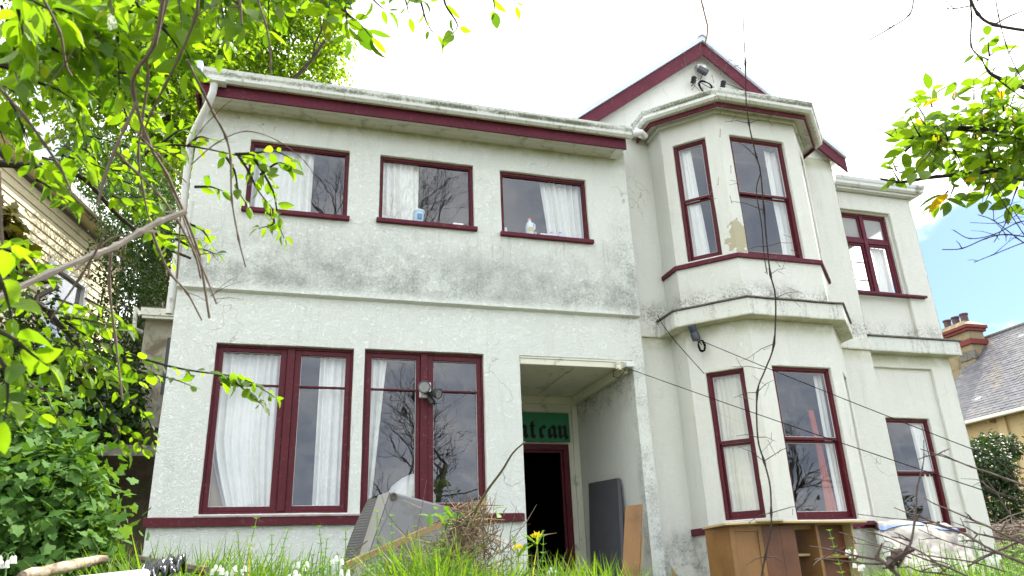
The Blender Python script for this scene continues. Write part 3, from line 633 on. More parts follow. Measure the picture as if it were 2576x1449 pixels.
# ------------------------------------------------------------------ ground and bank
def gz(x, y):
    t = min(1, max(0, (y-.6)/3.6)); t = t*t*(3-2*t); z = -1.65 + 1.32*t
    t2 = min(1, max(0, (-x-1.0)/2.5)); z += .30*t2*min(1, max(0, (y-1)/3))
    if x > 10: z += min(2.0, (x-10)*.10)
    return z + .05*noise.noise(Vector((x*.7, y*.7, 0))) + .03*noise.noise(Vector((x*2.3, y*2.3, 3)))
def sheet(name, xs, ys, f, m):
    me = bpy.data.meshes.new(name); nx = len(xs); v = [(x, y, f(x, y)) for y in ys for x in xs]
    me.from_pydata(v, [], [(j*nx+i, j*nx+i+1, (j+1)*nx+i+1, (j+1)*nx+i) for j in range(len(ys)-1) for i in range(nx-1)])
    me.polygons.foreach_set('use_smooth', [True]*len(me.polygons)); return link(name, me, m)
M_SOIL = mat('soil_and_grass', (.045, .055, .018), .95, .2, var=.5, vs=3, bump=.8, bs=20, bd=.03, dirt=((.10, .07, .04), .5, 2))
ax = [-400, -150, -60, -30, -18] + [-12+i*.4 for i in range(78)] + [22, 28, 40, 80, 200, 400]
ay = [-400, -120, -50, -25, -14] + [-8+i*.4 for i in range(60)] + [18, 24, 40, 80, 200, 400]
gr = sheet('ground', ax, ay, gz, M_SOIL); gr['kind'] = 'structure'
def bankz(x, y):                                                         # cut bank left of the house, rising to the neighbour's plot
    t = min(1, max(0, (y-9.0)/1.6)); t = t**.6
    h = -.6 + 2.1*t + max(0, y-10.5)*.42
    return h + .12*noise.noise(Vector((x*2, y*2.5, 5))) + .10*noise.noise(Vector((x*6, y*5, 9)))
bk = sheet('hillside', [-26+i*.9 for i in range(24)] + [-4.6+i*.12 for i in range(33)], [8.9, 9.0, 9.05, 9.1, 9.15, 9.2, 9.3, 9.4, 9.55, 9.7, 9.9, 10.2, 10.6, 11, 11.5, 12, 13, 14, 16, 19, 24, 32], bankz,
           mat('bank_rock', (.055, .040, .028), .95, .2, var=.7, vs=5, bump=1.0, bs=9, bd=.08, dirt=((.03, .04, .012), .5, 3))); bk['kind'] = 'structure'

# ------------------------------------------------------------------ neighbour on the left: cream weatherboards
M_CREAM = mat('cream_weatherboard', (.66, .58, .38), .6, .3, var=.08, dirt=((.3, .28, .18), .15, 4))
M_CTRIM = mat('white_trim', (.70, .69, .64), .5, .3, var=.05)
nb = thing('house', 'cream weatherboard house with a dark sash window, behind branches on the left', 'house')
C0 = Vector((-3.30, 15.6, 0)); nd_ = Vector((-.25, -.97, 0)).normalized(); nn_ = Vector((.97, -.25, 0)).normalized()   # nd_: from the far corner towards the camera
ztop = 6.3; zbot = 1.0
mb = MB(); nbz = int((ztop-zbot)/.145)
wu0, wu1, wz0, wz1 = 1.30, 2.35, 3.55, 5.22
for i in range(nbz):
    a, b = zbot + i*.145, zbot + (i+1)*.145
    segs = [(0, 9.5)] if (b < wz0-.08 or a > wz1+.08) else [(0, wu0-.10), (wu1+.10, 9.5)]
    for u, v in segs:
        q = [C0+nd_*u+nn_*.022+Z*a, C0+nd_*v+nn_*.022+Z*a, C0+nd_*v+nn_*.002+Z*b, C0+nd_*u+nn_*.002+Z*b]
        mb.add(q + [p-nn_*.03 for p in q], [(0, 1, 2, 3), (0, 4, 5, 1)])
mb.build('weatherboards', M_CREAM, nb)
MB().beam(C0+Z*zbot+nn_*.01, C0+Z*ztop+nn_*.01, .10, .10, nd_).build('corner_board', M_CTRIM, nb)
def nbx(u0, u1, z0, z1, o0, o1, name, m, par):
    q = [C0+nd_*u+nn_*o+Z*z for o in (o0, o1) for u, z in ((u0, z0), (u1, z0), (u1, z1), (u0, z1))]
    return MB().add(q, [(0, 1, 2, 3), (7, 6, 5, 4), (0, 4, 5, 1), (1, 5, 6, 2), (2, 6, 7, 3), (3, 7, 4, 0)]).build(name, m, par, bevel=.004)
wf = nbx(wu0-.11, wu0, wz0-.09, wz1+.09, -.02, .05, 'window', M_CTRIM, nb); nbx(wu1, wu1+.11, wz0-.09, wz1+.09, -.02, .05, 'frame', M_CTRIM, wf)
nbx(wu0+.0005, wu1-.0005, wz1, wz1+.09, -.02, .048, 'frame', M_CTRIM, wf); nbx(wu0+.0005, wu1-.0005, wz0-.09, wz0, -.02, .048, 'frame', M_CTRIM, wf)
nbx(wu0+.0005, wu1-.0005, 4.35, 4.40, -.02, .03, 'glazing_bar', M_MET, wf); nbx(wu0, wu1, wz0, wz1, -.03, -.025, 'pane', M_GLASS, wf); nbx(wu0+.5, wu1, wz0, wz1, -.16, -.155, 'blind', M_CUR, wf)
nbx(.05, 9.4, zbot, ztop, -.6, -.5, 'room', M_ROOM, nb)
nbx(-.5, 9.8, ztop, ztop+.03, .0, .24, 'soffit', M_CREAM, nb); nbx(-.55, 9.8, ztop-.02, ztop+.17, .24, .27, 'fascia', mat('tan_fascia', (.38, .28, .15), .6), nb)
nbx(-.55, 9.8, ztop+.06, ztop+.18, .272, .36, 'gutter', M_CTRIM, nb)
q = [C0+nd_*u+nn_*o+Z*z for u in (-.6, 9.9) for o, z in ((.30, ztop+.19), (-3.5, ztop+1.5), (-3.5, ztop+1.45), (.30, ztop+.15))]
MB().add(q, [(0, 1, 2, 3), (7, 6, 5, 4), (0, 4, 5, 1), (1, 5, 6, 2), (2, 6, 7, 3), (3, 7, 4, 0)]).build('roof', M_LEAD, nb)

# small lean-to outbuilding in the gap beside the house
M_OUT = mat('stained_whitewash', (.50, .48, .40), .85, .3, var=.15, vs=3, bump=.4, bs=20, dirt=((.16, .13, .08), .45, 3))
ob = thing('outbuilding', 'narrow whitewashed outbuilding with a gutter, in the gap left of the house', 'shed')
MB().box((-1.93, 11.0, 2.1), (-1.24, 13, 3.66)).build('wall', M_OUT, ob); MB().box((-1.86, 11.02, 1.2), (-1.24, 13, 2.098)).build('base_wall', mat('mossy_block', (.10, .09, .045), .9, var=.4, bump=.5), ob)
MB().box((-1.62, 10.99, 2.55), (-1.52, 11.02, 3.35)).build('downpipe', M_MET, ob)
MB().box((-1.99, 10.85, 3.66), (-1.24, 13.1, 3.74)).build('roof', M_LEAD, ob); MB().box((-1.97, 10.78, 3.60), (-1.24, 10.849, 3.70)).box((-1.95, 10.80, 3.56), (-1.24, 10.848, 3.599)).build('gutter', M_GUT, ob)
MB().tube([(-1.97, 10.82, 3.60), (-2.05, 10.84, 3.72), (-2.03, 10.85, 3.42), (-1.95, 10.95, 3.40)], .03, 8).build('overflow', M_GUT, ob)
MB().box((-1.75, 12.0, 3.76), (-1.24, 13.0, 5.0)).build('wall', M_OUT, ob)
bm_ = MB().box((-2.0, 9.6, 1.56), (-1.24, 9.9, 1.63)).box((-2.05, 9.55, 1.50), (-1.24, 9.95, 1.558)).build('shelf_beam', M_LEAD); tag(bm_, 'dark weathered plank shelf bridging the gap over the rock cutting', 'plank')

# ------------------------------------------------------------------ neighbour on the right: slate roof, chimney, ochre wall
M_OCH = mat('ochre_render', (.56, .43, .23), .85, .3, var=.08, vs=2, bump=.2, dirt=((.25, .18, .10), .2, 2))
M_OCHD = mat('dark_ochre', (.30, .235, .135), .85, .3, var=.2, vs=3, dirt=((.13, .11, .07), .4, 3))  # darker, blotchier ochre for the chimney and the eaves brackets
M_BRK = mat('red_band', (.17, .035, .028), .7, .3, var=.2)
rn = thing('house', 'ochre rendered house with a grey slate roof, at the right edge beyond the shrub', 'house')
MS = bpy.data.materials.new('slate'); MS.use_nodes = True; g = NT(MS.node_tree); P = g.n['Principled BSDF']; V = g.new('ShaderNodeNewGeometry').outputs['Position']; x_, y_, z_ = g.sep(V)[:]
at = g.new('ShaderNodeAttribute', attribute_name='rnd').outputs['Fac']
c = g.mix(at, (.105, .105, .12), (.165, .16, .17)); c = g.mix(g.smooth(at, .985, .99), c, (.60, .62, .66)); c = g.mix(g.smooth(g.noise(V, 1.1, 6, .7), .5, .68), c, (.22, .19, .15))
g.l.new(c, P.inputs['Base Color']); P.inputs['Roughness'].default_value = .5
mb = MB(); eX, eZ, rX, rZ = 24.3, 5.02, 28.6, 9.02; sl_ = Vector((rX-eX, 0, rZ-eZ)); SL = sl_.length; sl_.normalize(); sn = Vector((-sl_.z, 0, sl_.x))
rows = int(SL/.17); cen, axs, nrm, siz = [], [], [], []
for i in range(rows):
    for j in range(int(16.3/.26)):
        y = 8.0 + j*.26 + (.13 if i % 2 else 0)
        if y > 24.3: continue
        p = Vector((eX, y, eZ)) + sl_*(i*.17 + random.uniform(-.006, .006)) + sn*(.015 + random.uniform(0, .006))
        cen.append(p); axs.append(-sl_ + sn*-.0); nrm.append(sn + Vector((random.uniform(-.03, .03), random.uniform(-.03, .03), 0))); siz.append(1)
ST = [(-.20, -.126, 0), (-.20, .126, 0), (.02, .126, .014), (.02, -.126, .014)]
so_ = leaf_mesh('slates', cen, axs, nrm, siz, ST, [(0, 1, 2, 3)], MS, rn); so_.data.polygons.foreach_set('use_smooth', np.zeros(len(so_.data.polygons), bool))
MB().add([(eX, 8, eZ-.02), (eX, 24.35, eZ-.02), (rX, 24.35, rZ-.02), (rX, 8, rZ-.02), (33, 8, 5), (33, 24.35, 5)], [(0, 1, 2, 3), (3, 2, 5, 4), (1, 5, 2)]).build('roof', M_LEAD, rn)
MB().tube([(rX, 8, rZ+.02), (rX, 24.4, rZ+.02)], .09, 8).build('ridge_tiles', M_LEAD, rn)
MB().box((eX-.14, 8, eZ-.16), (eX+.02, 24.4, eZ-.03)).build('gutter', M_CTRIM, rn, bevel=.02)
MB().box((24.7, 8, 0), (33, 24.2, eZ+.25)).build('wall', M_OCH, rn)
for i in range(9): MB().box((24.35, 8.6+i*1.8, eZ-.26), (24.72, 8.7+i*1.8, eZ-.16)).build('bracket', M_OCHD, rn)
for i in range(4): MB().box((24.60, 9.1+i*3.9, 0), (24.72, 9.45+i*3.9, eZ+.0)).build('pilaster', M_OCH, rn, bevel=.01)
MB().box((24.62, 8, 2.75), (24.72, 24.2, 2.9)).build('string_course', M_OCH, rn)
cx0, cx1, cy0, cy1 = 27.35, 28.15, 23.7, 25.3
ch = MB().box((cx0, cy0, 6), (cx1, cy1, 9.25)).build('chimney', M_OCHD, rn)
MB().box((cx0-.08, cy0-.08, 8.62), (cx1+.08, cy1+.08, 8.85)).build('band', M_BRK, ch, bevel=.01)
MB().box((cx0-.10, cy0-.10, 9.2), (cx1+.10, cy1+.10, 9.32)).box((cx0-.16, cy0-.16, 9.321), (cx1+.16, cy1+.16, 9.46)).build('cap', M_BRK, ch, bevel=.01)
MB().add([(cx0-.14, cy0-.14, 9.46), (cx1+.14, cy0-.14, 9.46), (cx1+.14, cy1+.14, 9.46), (cx0-.14, cy1+.14, 9.46), (cx0+.15, cy0+.2, 9.72), (cx1-.15, cy0+.2, 9.72), (cx1-.15, cy1-.2, 9.72), (cx0+.15, cy1-.2, 9.72)], [(0, 1, 5, 4), (1, 2, 6, 5), (2, 3, 7, 6), (3, 0, 4, 7), (4, 5, 6, 7)]).build('flaunching', M_OCHD, ch)
for i in range(3): MB().lathe((27.75, 24.05+i*.45, 9.65), [(.17, 0), (.15, .05), (.15, .36), (.18, .38), (.18, .44), (.13, .44)], 14).build('chimney_pot', mat('brown_clay', (.09, .045, .04), .7), ch, smooth=True)
MB().box((cx0-.05, 23.6, 8.0), (cx0+.05, 24.4, 8.35)).build('flashing', M_LEAD, ch)

# ------------------------------------------------------------------ fixtures on the wall
M_LAMPG = mat('lamp_glass', (.20, .20, .17), .15, .5, var=.4, vs=40)
fl = thing('floodlight', 'twin-headed black floodlight on the mullion of the window beside the porch', 'floodlight', loc=(1.54, 8.52, 2.10))
def loc(o, t): return o
MB().box((-.06, -.03, -.08), (.07, .028, .10)).build('back_plate', M_WHT, fl, bevel=.01)
def head(c, ax, r, name, par):
    r = r*.85
    h = MB().lathe(c, [(r*.45, -.10), (r*.8, -.07), (r, -.01), (r*1.04, 0), (r*1.02, .012), (r*.86, .012), (r*.84, .0)], 22, ax).build(name, M_MET, par, smooth=True)
    MB().lathe(Vector(c)+Vector(ax).normalized()*.006, [(r*.82, 0), (r*.7, -.01), (r*.25, -.004), (.001, -.002)], 22, ax).build('lens', M_LAMPG, h, smooth=True); return h
head((-.03, -.14, .015), (-.25, -1, .05), .085, 'lamp_head', fl); head((.13, -.15, -.06), (.65, -.8, -.35), .07, 'lamp_head', fl)
MB().tube([(.0, -.03, -.02), (.04, -.06, -.04), (.10, -.08, -.045)], .022, 8).tube([(0, -.02, 0), (-.03, -.08, .0)], .02, 8).build('arm', M_MET, fl, smooth=True)
head((.08, -.06, -.14), (.5, -.3, -1), .04, 'sensor', fl)
cab_m = mat('cable_black', (.010, .010, .010), .95, .05)
# porch corner fitting
jb = thing('junction_box', 'small white junction box and insulator under the porch lintel with cable loop', 'junction box', loc=(4.05, 8.47, 2.50))
MB().box((.02, -.07, -.03), (.13, .03, .04)).build('cover', M_WHT, jb, bevel=.008); MB().lathe((-.06, 0, 0), [(.03, -.06), (.038, -.02), (.03, .0), (.04, .02), (.04, .05)], 12).build('insulator', M_CEIL, jb, smooth=True)
MB().tube([(-.06, -.02, -.04), (-.16, -.04, -.09), (-.17, -.05, -.16), (-.10, -.05, -.18), (-.02, -.04, -.10), (.02, -.03, -.03)], .006, 6).build('cable_loop', cab_m, jb, smooth=True)
def wire(name, label, p, q, sag, r=.006, cat='wire'):
    p, q = Vector(p), Vector(q); pts = [p.lerp(q, i/24) - Z*sag*4*(i/24)*(1-i/24) for i in range(25)]
    return tag(MB().tube(pts, r*.75, 5).build(name, cab_m, smooth=True), label, cat)
wire('overhead_wire', 'lower black wire running from the porch fitting across the bay', (4.06, 8.44, 2.47), atd(2640, 1288, 7.6), .02, .006)
wire('overhead_wire', 'upper black wire running from the grey lamp on the bay', (4.97, 8.16, 2.80), atd(2640, 1204, 8.2), .02, .006)
wire('overhead_wire', 'thin grey wire crossing the sky from the gable', (6.42, 8.70, 7.33), atd(2300, 373, 17), .05, .006)
sp = thing('lamp', 'dark grey spotlight hanging under the bay cornice with a tangle of cable', 'lamp', loc=(4.98, 8.22, 2.86))
MB().lathe((0, 0, 0), [(.045, -.06), (.055, -.05), (.055, .03), (.045, .05), (.05, .06), (.05, .14), (.03, .15)], 14, (-.35, -.1, 1)).build('body', mat('grey_plastic', (.045, .055, .07), .4), sp, smooth=True)
tg = []
for i in range(60): an = i*.62; tg.append((.05+.045*math.cos(an)+.02*noise.noise(Vector((i*.3, 0, 0))), -.04+.02*math.sin(an*1.7), -.14+.075*math.sin(an)+.02*noise.noise(Vector((0, i*.3, 0)))))
MB().tube(tg, .005, 5).tube([(0, 0, -.05), (.05, -.02, -.09), (.06, -.03, -.12)], .006, 5).build('cable_tangle', cab_m, sp, smooth=True)
pts = [aty(1654, 792, 8.55), aty(1668, 818, 8.36), aty(1700, 860, 8.25), aty(1740, 905, 8.1), aty(1772, 940, 8.06)]
tag(MB().tube([p for p in pts], .005, 5).build('cable', cab_m), 'slack cable sagging from the bay cornice to the narrow window', 'cable')
gi = thing('light_bracket', 'broken grey light fitting near the gable apex with coiled black cable', 'light fitting', loc=(6.055, 8.76, 7.55))
MB().box((-.10, -.05, -.03), (.06, .03, .09)).build('bracket', M_WHT, gi, bevel=.008); MB().prism([(-.13, -.10, -.05), (.03, -.10, -.12), (.07, -.10, -.04), (-.09, -.10, .03)], (0, .08, 0)).build('housing', M_MET, gi, bevel=.01)
lp = []
for i in range(70): an = i*.36; r = .11+.012*math.sin(i*1.1); lp.append((-.01+r*math.cos(an)+.01*math.sin(i*.21), -.02-.0004*i, -.33+r*math.sin(an)))
MB().tube([(-.02, -.05, -.08), (-.07, -.04, -.18), (-.10, -.03, -.25)] + lp, .0065, 5).build('cable_coil', cab_m, gi, smooth=True)
MB().tube([(.08, -.03, -.28), (.25, -.04, -.36), (.42, -.05, -.42)], .006, 5).build('cable', cab_m, gi)
for (x_, z_, lb) in ((5.84, 7.30, 'black porcelain insulator left of the cable coil on the gable'), (6.37, 7.31, 'black porcelain insulator right of the cable coil on the gable')):
    ii = thing('insulator', lb, 'insulator', 'insulators on the gable', (x_, 8.77, z_))
    MB().lathe((0, -.06, 0), [(.03, -.05), (.045, -.04), (.03, -.02), (.045, 0), (.03, .02), (.045, .04), (.03, .06)], 14, (.2, -.2, 1)).build('body', M_BLK, ii, smooth=True)
    MB().tube([(0, .02, -.05), (0, -.06, -.07), (0, -.06, 0)], .012, 6).build('bracket', M_LEAD, ii)
an_ = thing('antenna', 'thin rusty television aerial on a bent mast above the gable ridge', 'antenna', loc=(6.1, 8.65, 8.05))
MB().tube([(0, 0, -.05), (.07, 0, .12), (.115, 0, .33), (.06, 0, 1.0), (.04, 0, 1.45)], .016, 7).build('mast', mat('rusty_steel', (.16, .09, .05), .7, var=.4), an_)
MB().tube([(-.22, 0, 1.02), (.62, -.1, 1.22)], .010, 5).build('boom', M_WHT, an_)
e = MB()
for i in range(9): x_ = -.20+i*.10; e.tube([(x_-.14, -.18, .98+i*.025), (x_+.14, .18, 1.08+i*.025)], .006, 4)
e.build('element', M_WHT, an_)

# ------------------------------------------------------------------ curtains and things on the window sills
def curtain(label, x0, x1, z0, z1, y, folds, m=M_CUR, amp=.035, side=0, P0=None, U=None, shape=None, kind='curtain'):
    nx, nz_ = max(24, int(folds*9)), 18; v = []; ph = random.uniform(0, 6)
    for j in range(nz_+1):
        t = j/nz_; z = z0 + (z1-z0)*t
        for i in range(nx+1):
            s_ = i/nx; sw = s_ + .10*noise.noise(Vector((s_*2.5+ph, t*.6, 1))) ; a, b = (x0, x1) if not shape else shape(t, x0, x1)
            u = a + (b-a)*s_; w = amp*(math.sin(sw*folds*2*math.pi + ph + .6*math.sin(s_*5+ph)) + .45*math.sin(sw*folds*4.7+ph*2))*(.55+.9*abs(noise.noise(Vector((s_*3, ph, 2)))))*(.75+.4*(1-t)) + .02*noise.noise(Vector((u*3, z*1.2, ph)))
            if P0 is None: v.append((u, y + w, z + .006*math.sin(s_*40)))
            else: Nn = Vector((-U.y, U.x, 0)); v.append(tuple(P0 + U*u + Nn*(y+w) + Z*z))
    f = [(j*(nx+1)+i, j*(nx+1)+i+1, (j+1)*(nx+1)+i+1, (j+1)*(nx+1)+i) for j in range(nz_) for i in range(nx)]
    me = bpy.data.meshes.new(kind); me.from_pydata(v, [], f); me.polygons.foreach_set('use_smooth', [True]*len(f)); return tag(link(kind, me, m), label, 'curtain')
curtain('wide white curtain filling the leftmost lower casement, drawn aside at its foot', -.73, -.05, .78, 2.50, 8.70, 8, shape=lambda t, a, b: (a + .22*max(0, (.45-t)/.45)**1.3, b))
curtain('tan curtain lining showing below the wide white curtain in the leftmost casement', -.74, -.50, .78, 1.75, 8.76, 2, M_TAN, .02, shape=lambda t, a, b: (a + .04*(1-t), a+.03 + (b-a+.10)*(1-t)**1.2))
curtain('white curtain hanging in the second casement from the left', .36, .70, .78, 2.50, 8.70, 4)
curtain('narrow white curtain gathered at the left of the window beside the porch', .86, 1.12, .78, 2.50, 8.70, 3, shape=lambda t, a, b: (a, a + (b-a)*(.45+.55*t)))
curtain('white curtain in the left upper window', U1[0]+.05, .14, 4.2, 5.15, 8.60, 6); curtain('white curtain at the left of the upper window with the bucket', .97, 1.46, 4.2, 5.15, 8.60, 6)
curtain('white curtain at the right of the upper window with the bottles', 3.13, 3.72, 4.2, 5.08, 8.62, 7, shape=lambda t, a, b: (a+.08*(1-t), b))
curtain('white curtain in the narrow upper bay window', .17, .44, 3.95, 5.68, .14, 4, M_CUR, .02, P0=A1, U=CU, shape=lambda t, a, b: (a, b-.07*t))
curtain('lined cream curtain filling the narrow lower bay window', .22, .60, .62, 2.36, .14, 6, M_CURC, .022, P0=A1, U=CU)
curtain('brown drape edge at the right of the narrow lower bay window', .58, .665, .62, 2.36, .17, 1, mat('brown_drape', (.16, .06, .035), .8), .012, P0=A1, U=CU)
for z0_, z1_, lb in ((3.95, 5.68, 'unseen grey drape added behind the right-hand upper bay window to block the sky'), (.62, 2.36, 'unseen grey drape added behind the right-hand lower bay window to block the sky')):
    curtain(lb, CL-.70, CL-.12, z0_, z1_, .13, 5, mat('sky_block_drape', (.20, .20, .21), .9), .015, P0=BAY[3], U=D4)  # unseen drapes, added so no bright sky shows through the front bay panes
curtain('sheer white curtain at the right of the wide upper bay window', 6.36, 6.54, 3.92, 5.66, 8.02, 2, M_CUR, .02)
curtain('rust red drape tied back in the wide lower bay window', 6.33, 6.50, .62, 1.9, 8.05, 2, mat('rust_drape', (.36, .07, .035), .8), .02, shape=lambda t, a, b: (a+.03*math.sin(t*3), b-.08*t))
curtain('white curtain edge at the right of the wide lower bay window', 6.50, 6.60, .62, 2.35, 8.02, 1.5, M_CUR, .015)
curtain('grey white curtain at the right of the annex sash window', 8.95, 9.14, .55, 2.0, 9.12, 2.5, M_CUR, .02)
curtain('thin white curtain blowing in the upper annex window', 8.90, 9.24, 4.06, 4.88, 9.16, 3, M_CUR, .02, shape=lambda t, a, b: (a + .12*math.sin(t*2.6), b))
M_BUC = mat('pale_blue_plastic', (.42, .60, .68), .4, .5, var=.1); M_JUG = mat('milky_plastic', (.62, .70, .78), .35, .5)
bu = thing('bucket', 'pale blue paint bucket with a lid on the sill of the middle upper window', 'bucket', loc=(1.46, 8.55, 4.262))
MB().lathe((0, 0, 0), [(.055, 0), (.068, .14), (.066, .145)], 20).build('tub', M_BUC, bu, smooth=True); MB().lathe((0, 0, .142), [(.072, 0), (.074, .02), (.068, .026)], 20).build('lid', M_JUG, bu, smooth=True)
MB().box((-.03, -.069, .03), (.03, -.062, .10)).build('label_patch', mat('blue_label', (.12, .25, .45), .5), bu)
tag(MB().box((1.72, 8.53, 4.265), (1.88, 8.57, 4.28)).box((1.9, 8.53, 4.265), (2.03, 8.60, 4.305)).build('papers', M_CUR), 'crumpled papers lying on the sill of the middle upper window', 'papers')
jg = thing('milk_jug', 'translucent milk jug with an orange cap on the sill of the right upper window', 'jug', loc=(2.93, 8.55, 4.235))
MB().lathe((0, 0, 0), [(.05, 0), (.056, .02), (.056, .12), (.045, .165), (.022, .20), (.020, .215)], 18).build('body', M_JUG, jg, smooth=True)
MB().lathe((0, 0, .213), [(.024, 0), (.024, .025), (.018, .027)], 14).build('cap', mat('orange_cap', (.75, .22, .06), .5), jg, smooth=True)
MB().tube([(.035, 0, .185), (.07, 0, .16), (.07, 0, .10), (.05, 0, .08)], .010, 7).build('handle', M_JUG, jg, smooth=True)
MB().box((-.035, -.0585, .04), (.035, -.054, .095)).build('label_patch', mat('yellow_label', (.55, .50, .22), .5), jg)
for (x_, h_, r_, c_, lb) in ((2.60, .10, .02, (.6, .65, .7), 'clear tumbler at the far left of the right upper window sill'), (3.01, .06, .014, (.7, .45, .25), 'small orange pot beside the milk jug'), (3.24, .075, .026, (.45, .5, .75), 'squat jar with violet lid right of the milk jug'), (3.36, .085, .022, (.55, .6, .8), 'slim jar with violet lid nearest the right upper curtain')):
    bt = thing('jar', lb, 'jar', 'jars on the right upper window sill', (x_, 8.56, 4.235)); MB().lathe((0, 0, 0), [(r_, 0), (r_*1.05, .01), (r_, h_*.8)], 14).build('body', mat('jar_body', c_, .3), bt, smooth=True)
    if h_ != .10: MB().lathe((0, 0, h_*.8), [(r_*.85, 0), (r_*.85, h_*.25), (r_*.7, h_*.27)], 14).build('lid', mat('violet_lid', (.28, .26, .6), .4), bt, smooth=True)
tag(MB().beam((3.07, 8.55, 4.262), (3.30, 8.53, 4.252), .05, .022).build('white_box', M_WHT, bevel=.004), 'flat white carton lying in front of the jars', 'box')
bp = MB().lathe((1.45, 8.95, .80), [(.02, 0), (.28, .02), (.30, .12), (.20, .30), (.10, .38), (.02, .42)], 18); bp.v = [tuple(wob(v, .08)) for v in bp.v]
tag(bp.build('bedding', M_CUR, smooth=True), 'crumpled white and lilac bedding heaped inside the window beside the porch', 'bedding')

# ------------------------------------------------------------------ junk in the garden
M_GREYF = mat('grey_underlay', (.27, .265, .27), .9, .2, var=.2, vs=5, bump=.15, bs=120, bd=.004, dirt=((.13, .12, .10), .35, 4))
M_CORD = mat('ribbed_upholstery', (.15, .145, .14), .9, .2, var=.1, bump=.2, bs=60)
ac = thing('armchair', 'grey upholstered armchair tipped on its side below the windows', 'armchair')
A_, B_, C_, D_, E_ = aty(982, 1236, 6.55), aty(1089, 1265, 6.62), aty(1168, 1283, 6.70), aty(1196, 1309, 6.74), aty(1186, 1460, 6.74); F_ = aty(905, 1460, 6.50)
fr0 = [A_, B_, C_, D_, E_, F_]
MB().prism(fr0, (.06, .42, .02)).build('underside', M_GREYF, ac, bevel=.015)
G_ = aty(951, 1246, 6.68); H_ = aty(884, 1460, 6.62)
MB().prism([A_+Vector((-.002, .0, 0)), G_, H_, F_+Vector((-.002, 0, 0))], (.05, .35, 0)).build('side_strip', mat('pale_canvas', (.32, .31, .28), .9, var=.1, bump=.2), ac, bevel=.008)
mb = MB(); prof = [(905+22, 1250), (941, 1249), (951, 1250)]; rows = 60
for i in range(rows+1):
    t = i/rows; a0 = aty(951 - 67*t, 1248 + 212*t, 6.70); a1 = aty(928 - 62*t - 14*math.sin(min(1, t*1.4)*math.pi*.5), 1256 + 204*t, 6.95)
    if i == 0: a1 = a1.lerp(a0, .5)
    bulge = .03*math.sin(t*math.pi) + .0025*(1 if i % 2 else -1); n_ = Vector((-.8, -.6, 0))
    mb.v += [tuple(a0), tuple(a0.lerp(a1, .35)+n_*(.04+bulge)), tuple(a0.lerp(a1, .75)+n_*(.03+bulge)), tuple(a1+n_*.0), tuple(a1 + Vector((.3, .25, 0)))]
for i in range(rows):
    for j in range(4): mb.f.append((i*5+j, i*5+j+1, (i+1)*5+j+1, (i+1)*5+j))
mb.build('ribbed_arm', M_CORD, ac)
MB().tube([aty(951-0*t, 1247, 6.69) if t == 0 else aty(926 - 74*t/10, 1256+20.4*t, 6.93) for t in range(11)], .010, 6).build('piping', M_BLK, ac)
MB().lathe(aty(1184, 1308, 6.62), [(.012, -.02), (.042, -.01), (.048, .03), (.03, .05)], 16, (.2, -1, .1)).build('castor', M_BLK, ac, smooth=True)
MB().lathe(aty(990, 1249, 6.545), [(.030, -.006), (.034, .0), (.022, .004), (.018, -.004)], 9, (0, -1, 0)).build('torn_hole', mat('torn_lining', (.12, .10, .085), .9), ac)
pk = MB().beam(aty(868, 1424, 5.75), aty(1217, 1271, 5.95), .085, .048).build('timber_plank', M_WOOD, bevel=.004); tag(pk, 'pale sawn timber batten propped across the grey armchair', 'plank')
pk = MB().beam(aty(1150, 1300, 5.85), aty(1222, 1254, 5.93), .02, .03).build('timber_offcut', M_WOOD); tag(pk, 'splintered thin offcut lying on top of the timber batten', 'plank')
def woodmat(name, a, b, rough=.5):
    M = bpy.data.materials.new(name); M.use_nodes = True; g = NT(M.node_tree); P = g.n['Principled BSDF']; V = g.new('ShaderNodeNewGeometry').outputs['Position']
    gr1 = g.noise(g.scale(V, (38, 38, 1.6)), 1.6, 6, .65, 1.2); gr2 = g.noise(V, 2.5, 5, .6); sc = g.smooth(g.noise(g.scale(V, (6, 6, 9)), 2.5, 7, .75), .62, .68)
    c = g.mix(gr1, a, b); c = g.mix(g.m('MULTIPLY', g.smooth(gr2, .45, .7), .5), c, tuple(v*.45 for v in b)); c = g.mix(g.m('MULTIPLY', sc, .5), c, tuple(min(1, v*1.7+.05) for v in a))
    g.l.new(c, P.inputs['Base Color']); P.inputs['Roughness'].default_value = rough; g.l.new(g.bump(gr1, .12, .005), P.inputs['Normal']); return M
M_CABF = woodmat('oak_veneer', (.36, .19, .060), (.25, .115, .035)); M_CABD = woodmat('red_brown_board', (.22, .085, .035), (.12, .042, .02)); M_CABT = mat('pale_wood', (.58, .44, .24), .6, .3, var=.15)  # palest wood: dresser top, loose board, shelf, right side and porch strip
cb = thing('dresser', 'wooden dresser carcass with an open right half, standing in front of the bay', 'dresser')
YC = 6.8; cz0 = -.55
def cbx(a, b, c, d, z0, z1, name, m, par=cb, bv=.003): return MB().box((a, c, z0), (b, d, z1)).build(name, m, par, bevel=bv)
MB().prism([(4.10, 6.68, .44), (4.62, 6.66, .452), (5.72, 6.66, .44), (5.72, 7.28, .44), (4.2, 7.28, .44)], (0, 0, .022)).build('top', M_CABT, cb, bevel=.003)
MB().prism([(4.42, 6.62, .464), (4.7, 6.60, .464), (4.9, 6.9, .464), (4.55, 6.95, .464)], (0, 0, .012)).build('loose_board', M_CABT, cb)
dr = cbx(4.21, 4.57, 6.80, 6.83, cz0, .437, 'door', M_CABF); 
for q in ((4.21, 4.258, cz0, .437), (4.522, 4.57, cz0, .437), (4.2585, 4.5215, .385, .437)): MB().box((q[0], 6.785, q[2]), (q[1], 6.7995, q[3])).build('rail', M_CABF, dr, bevel=.003)
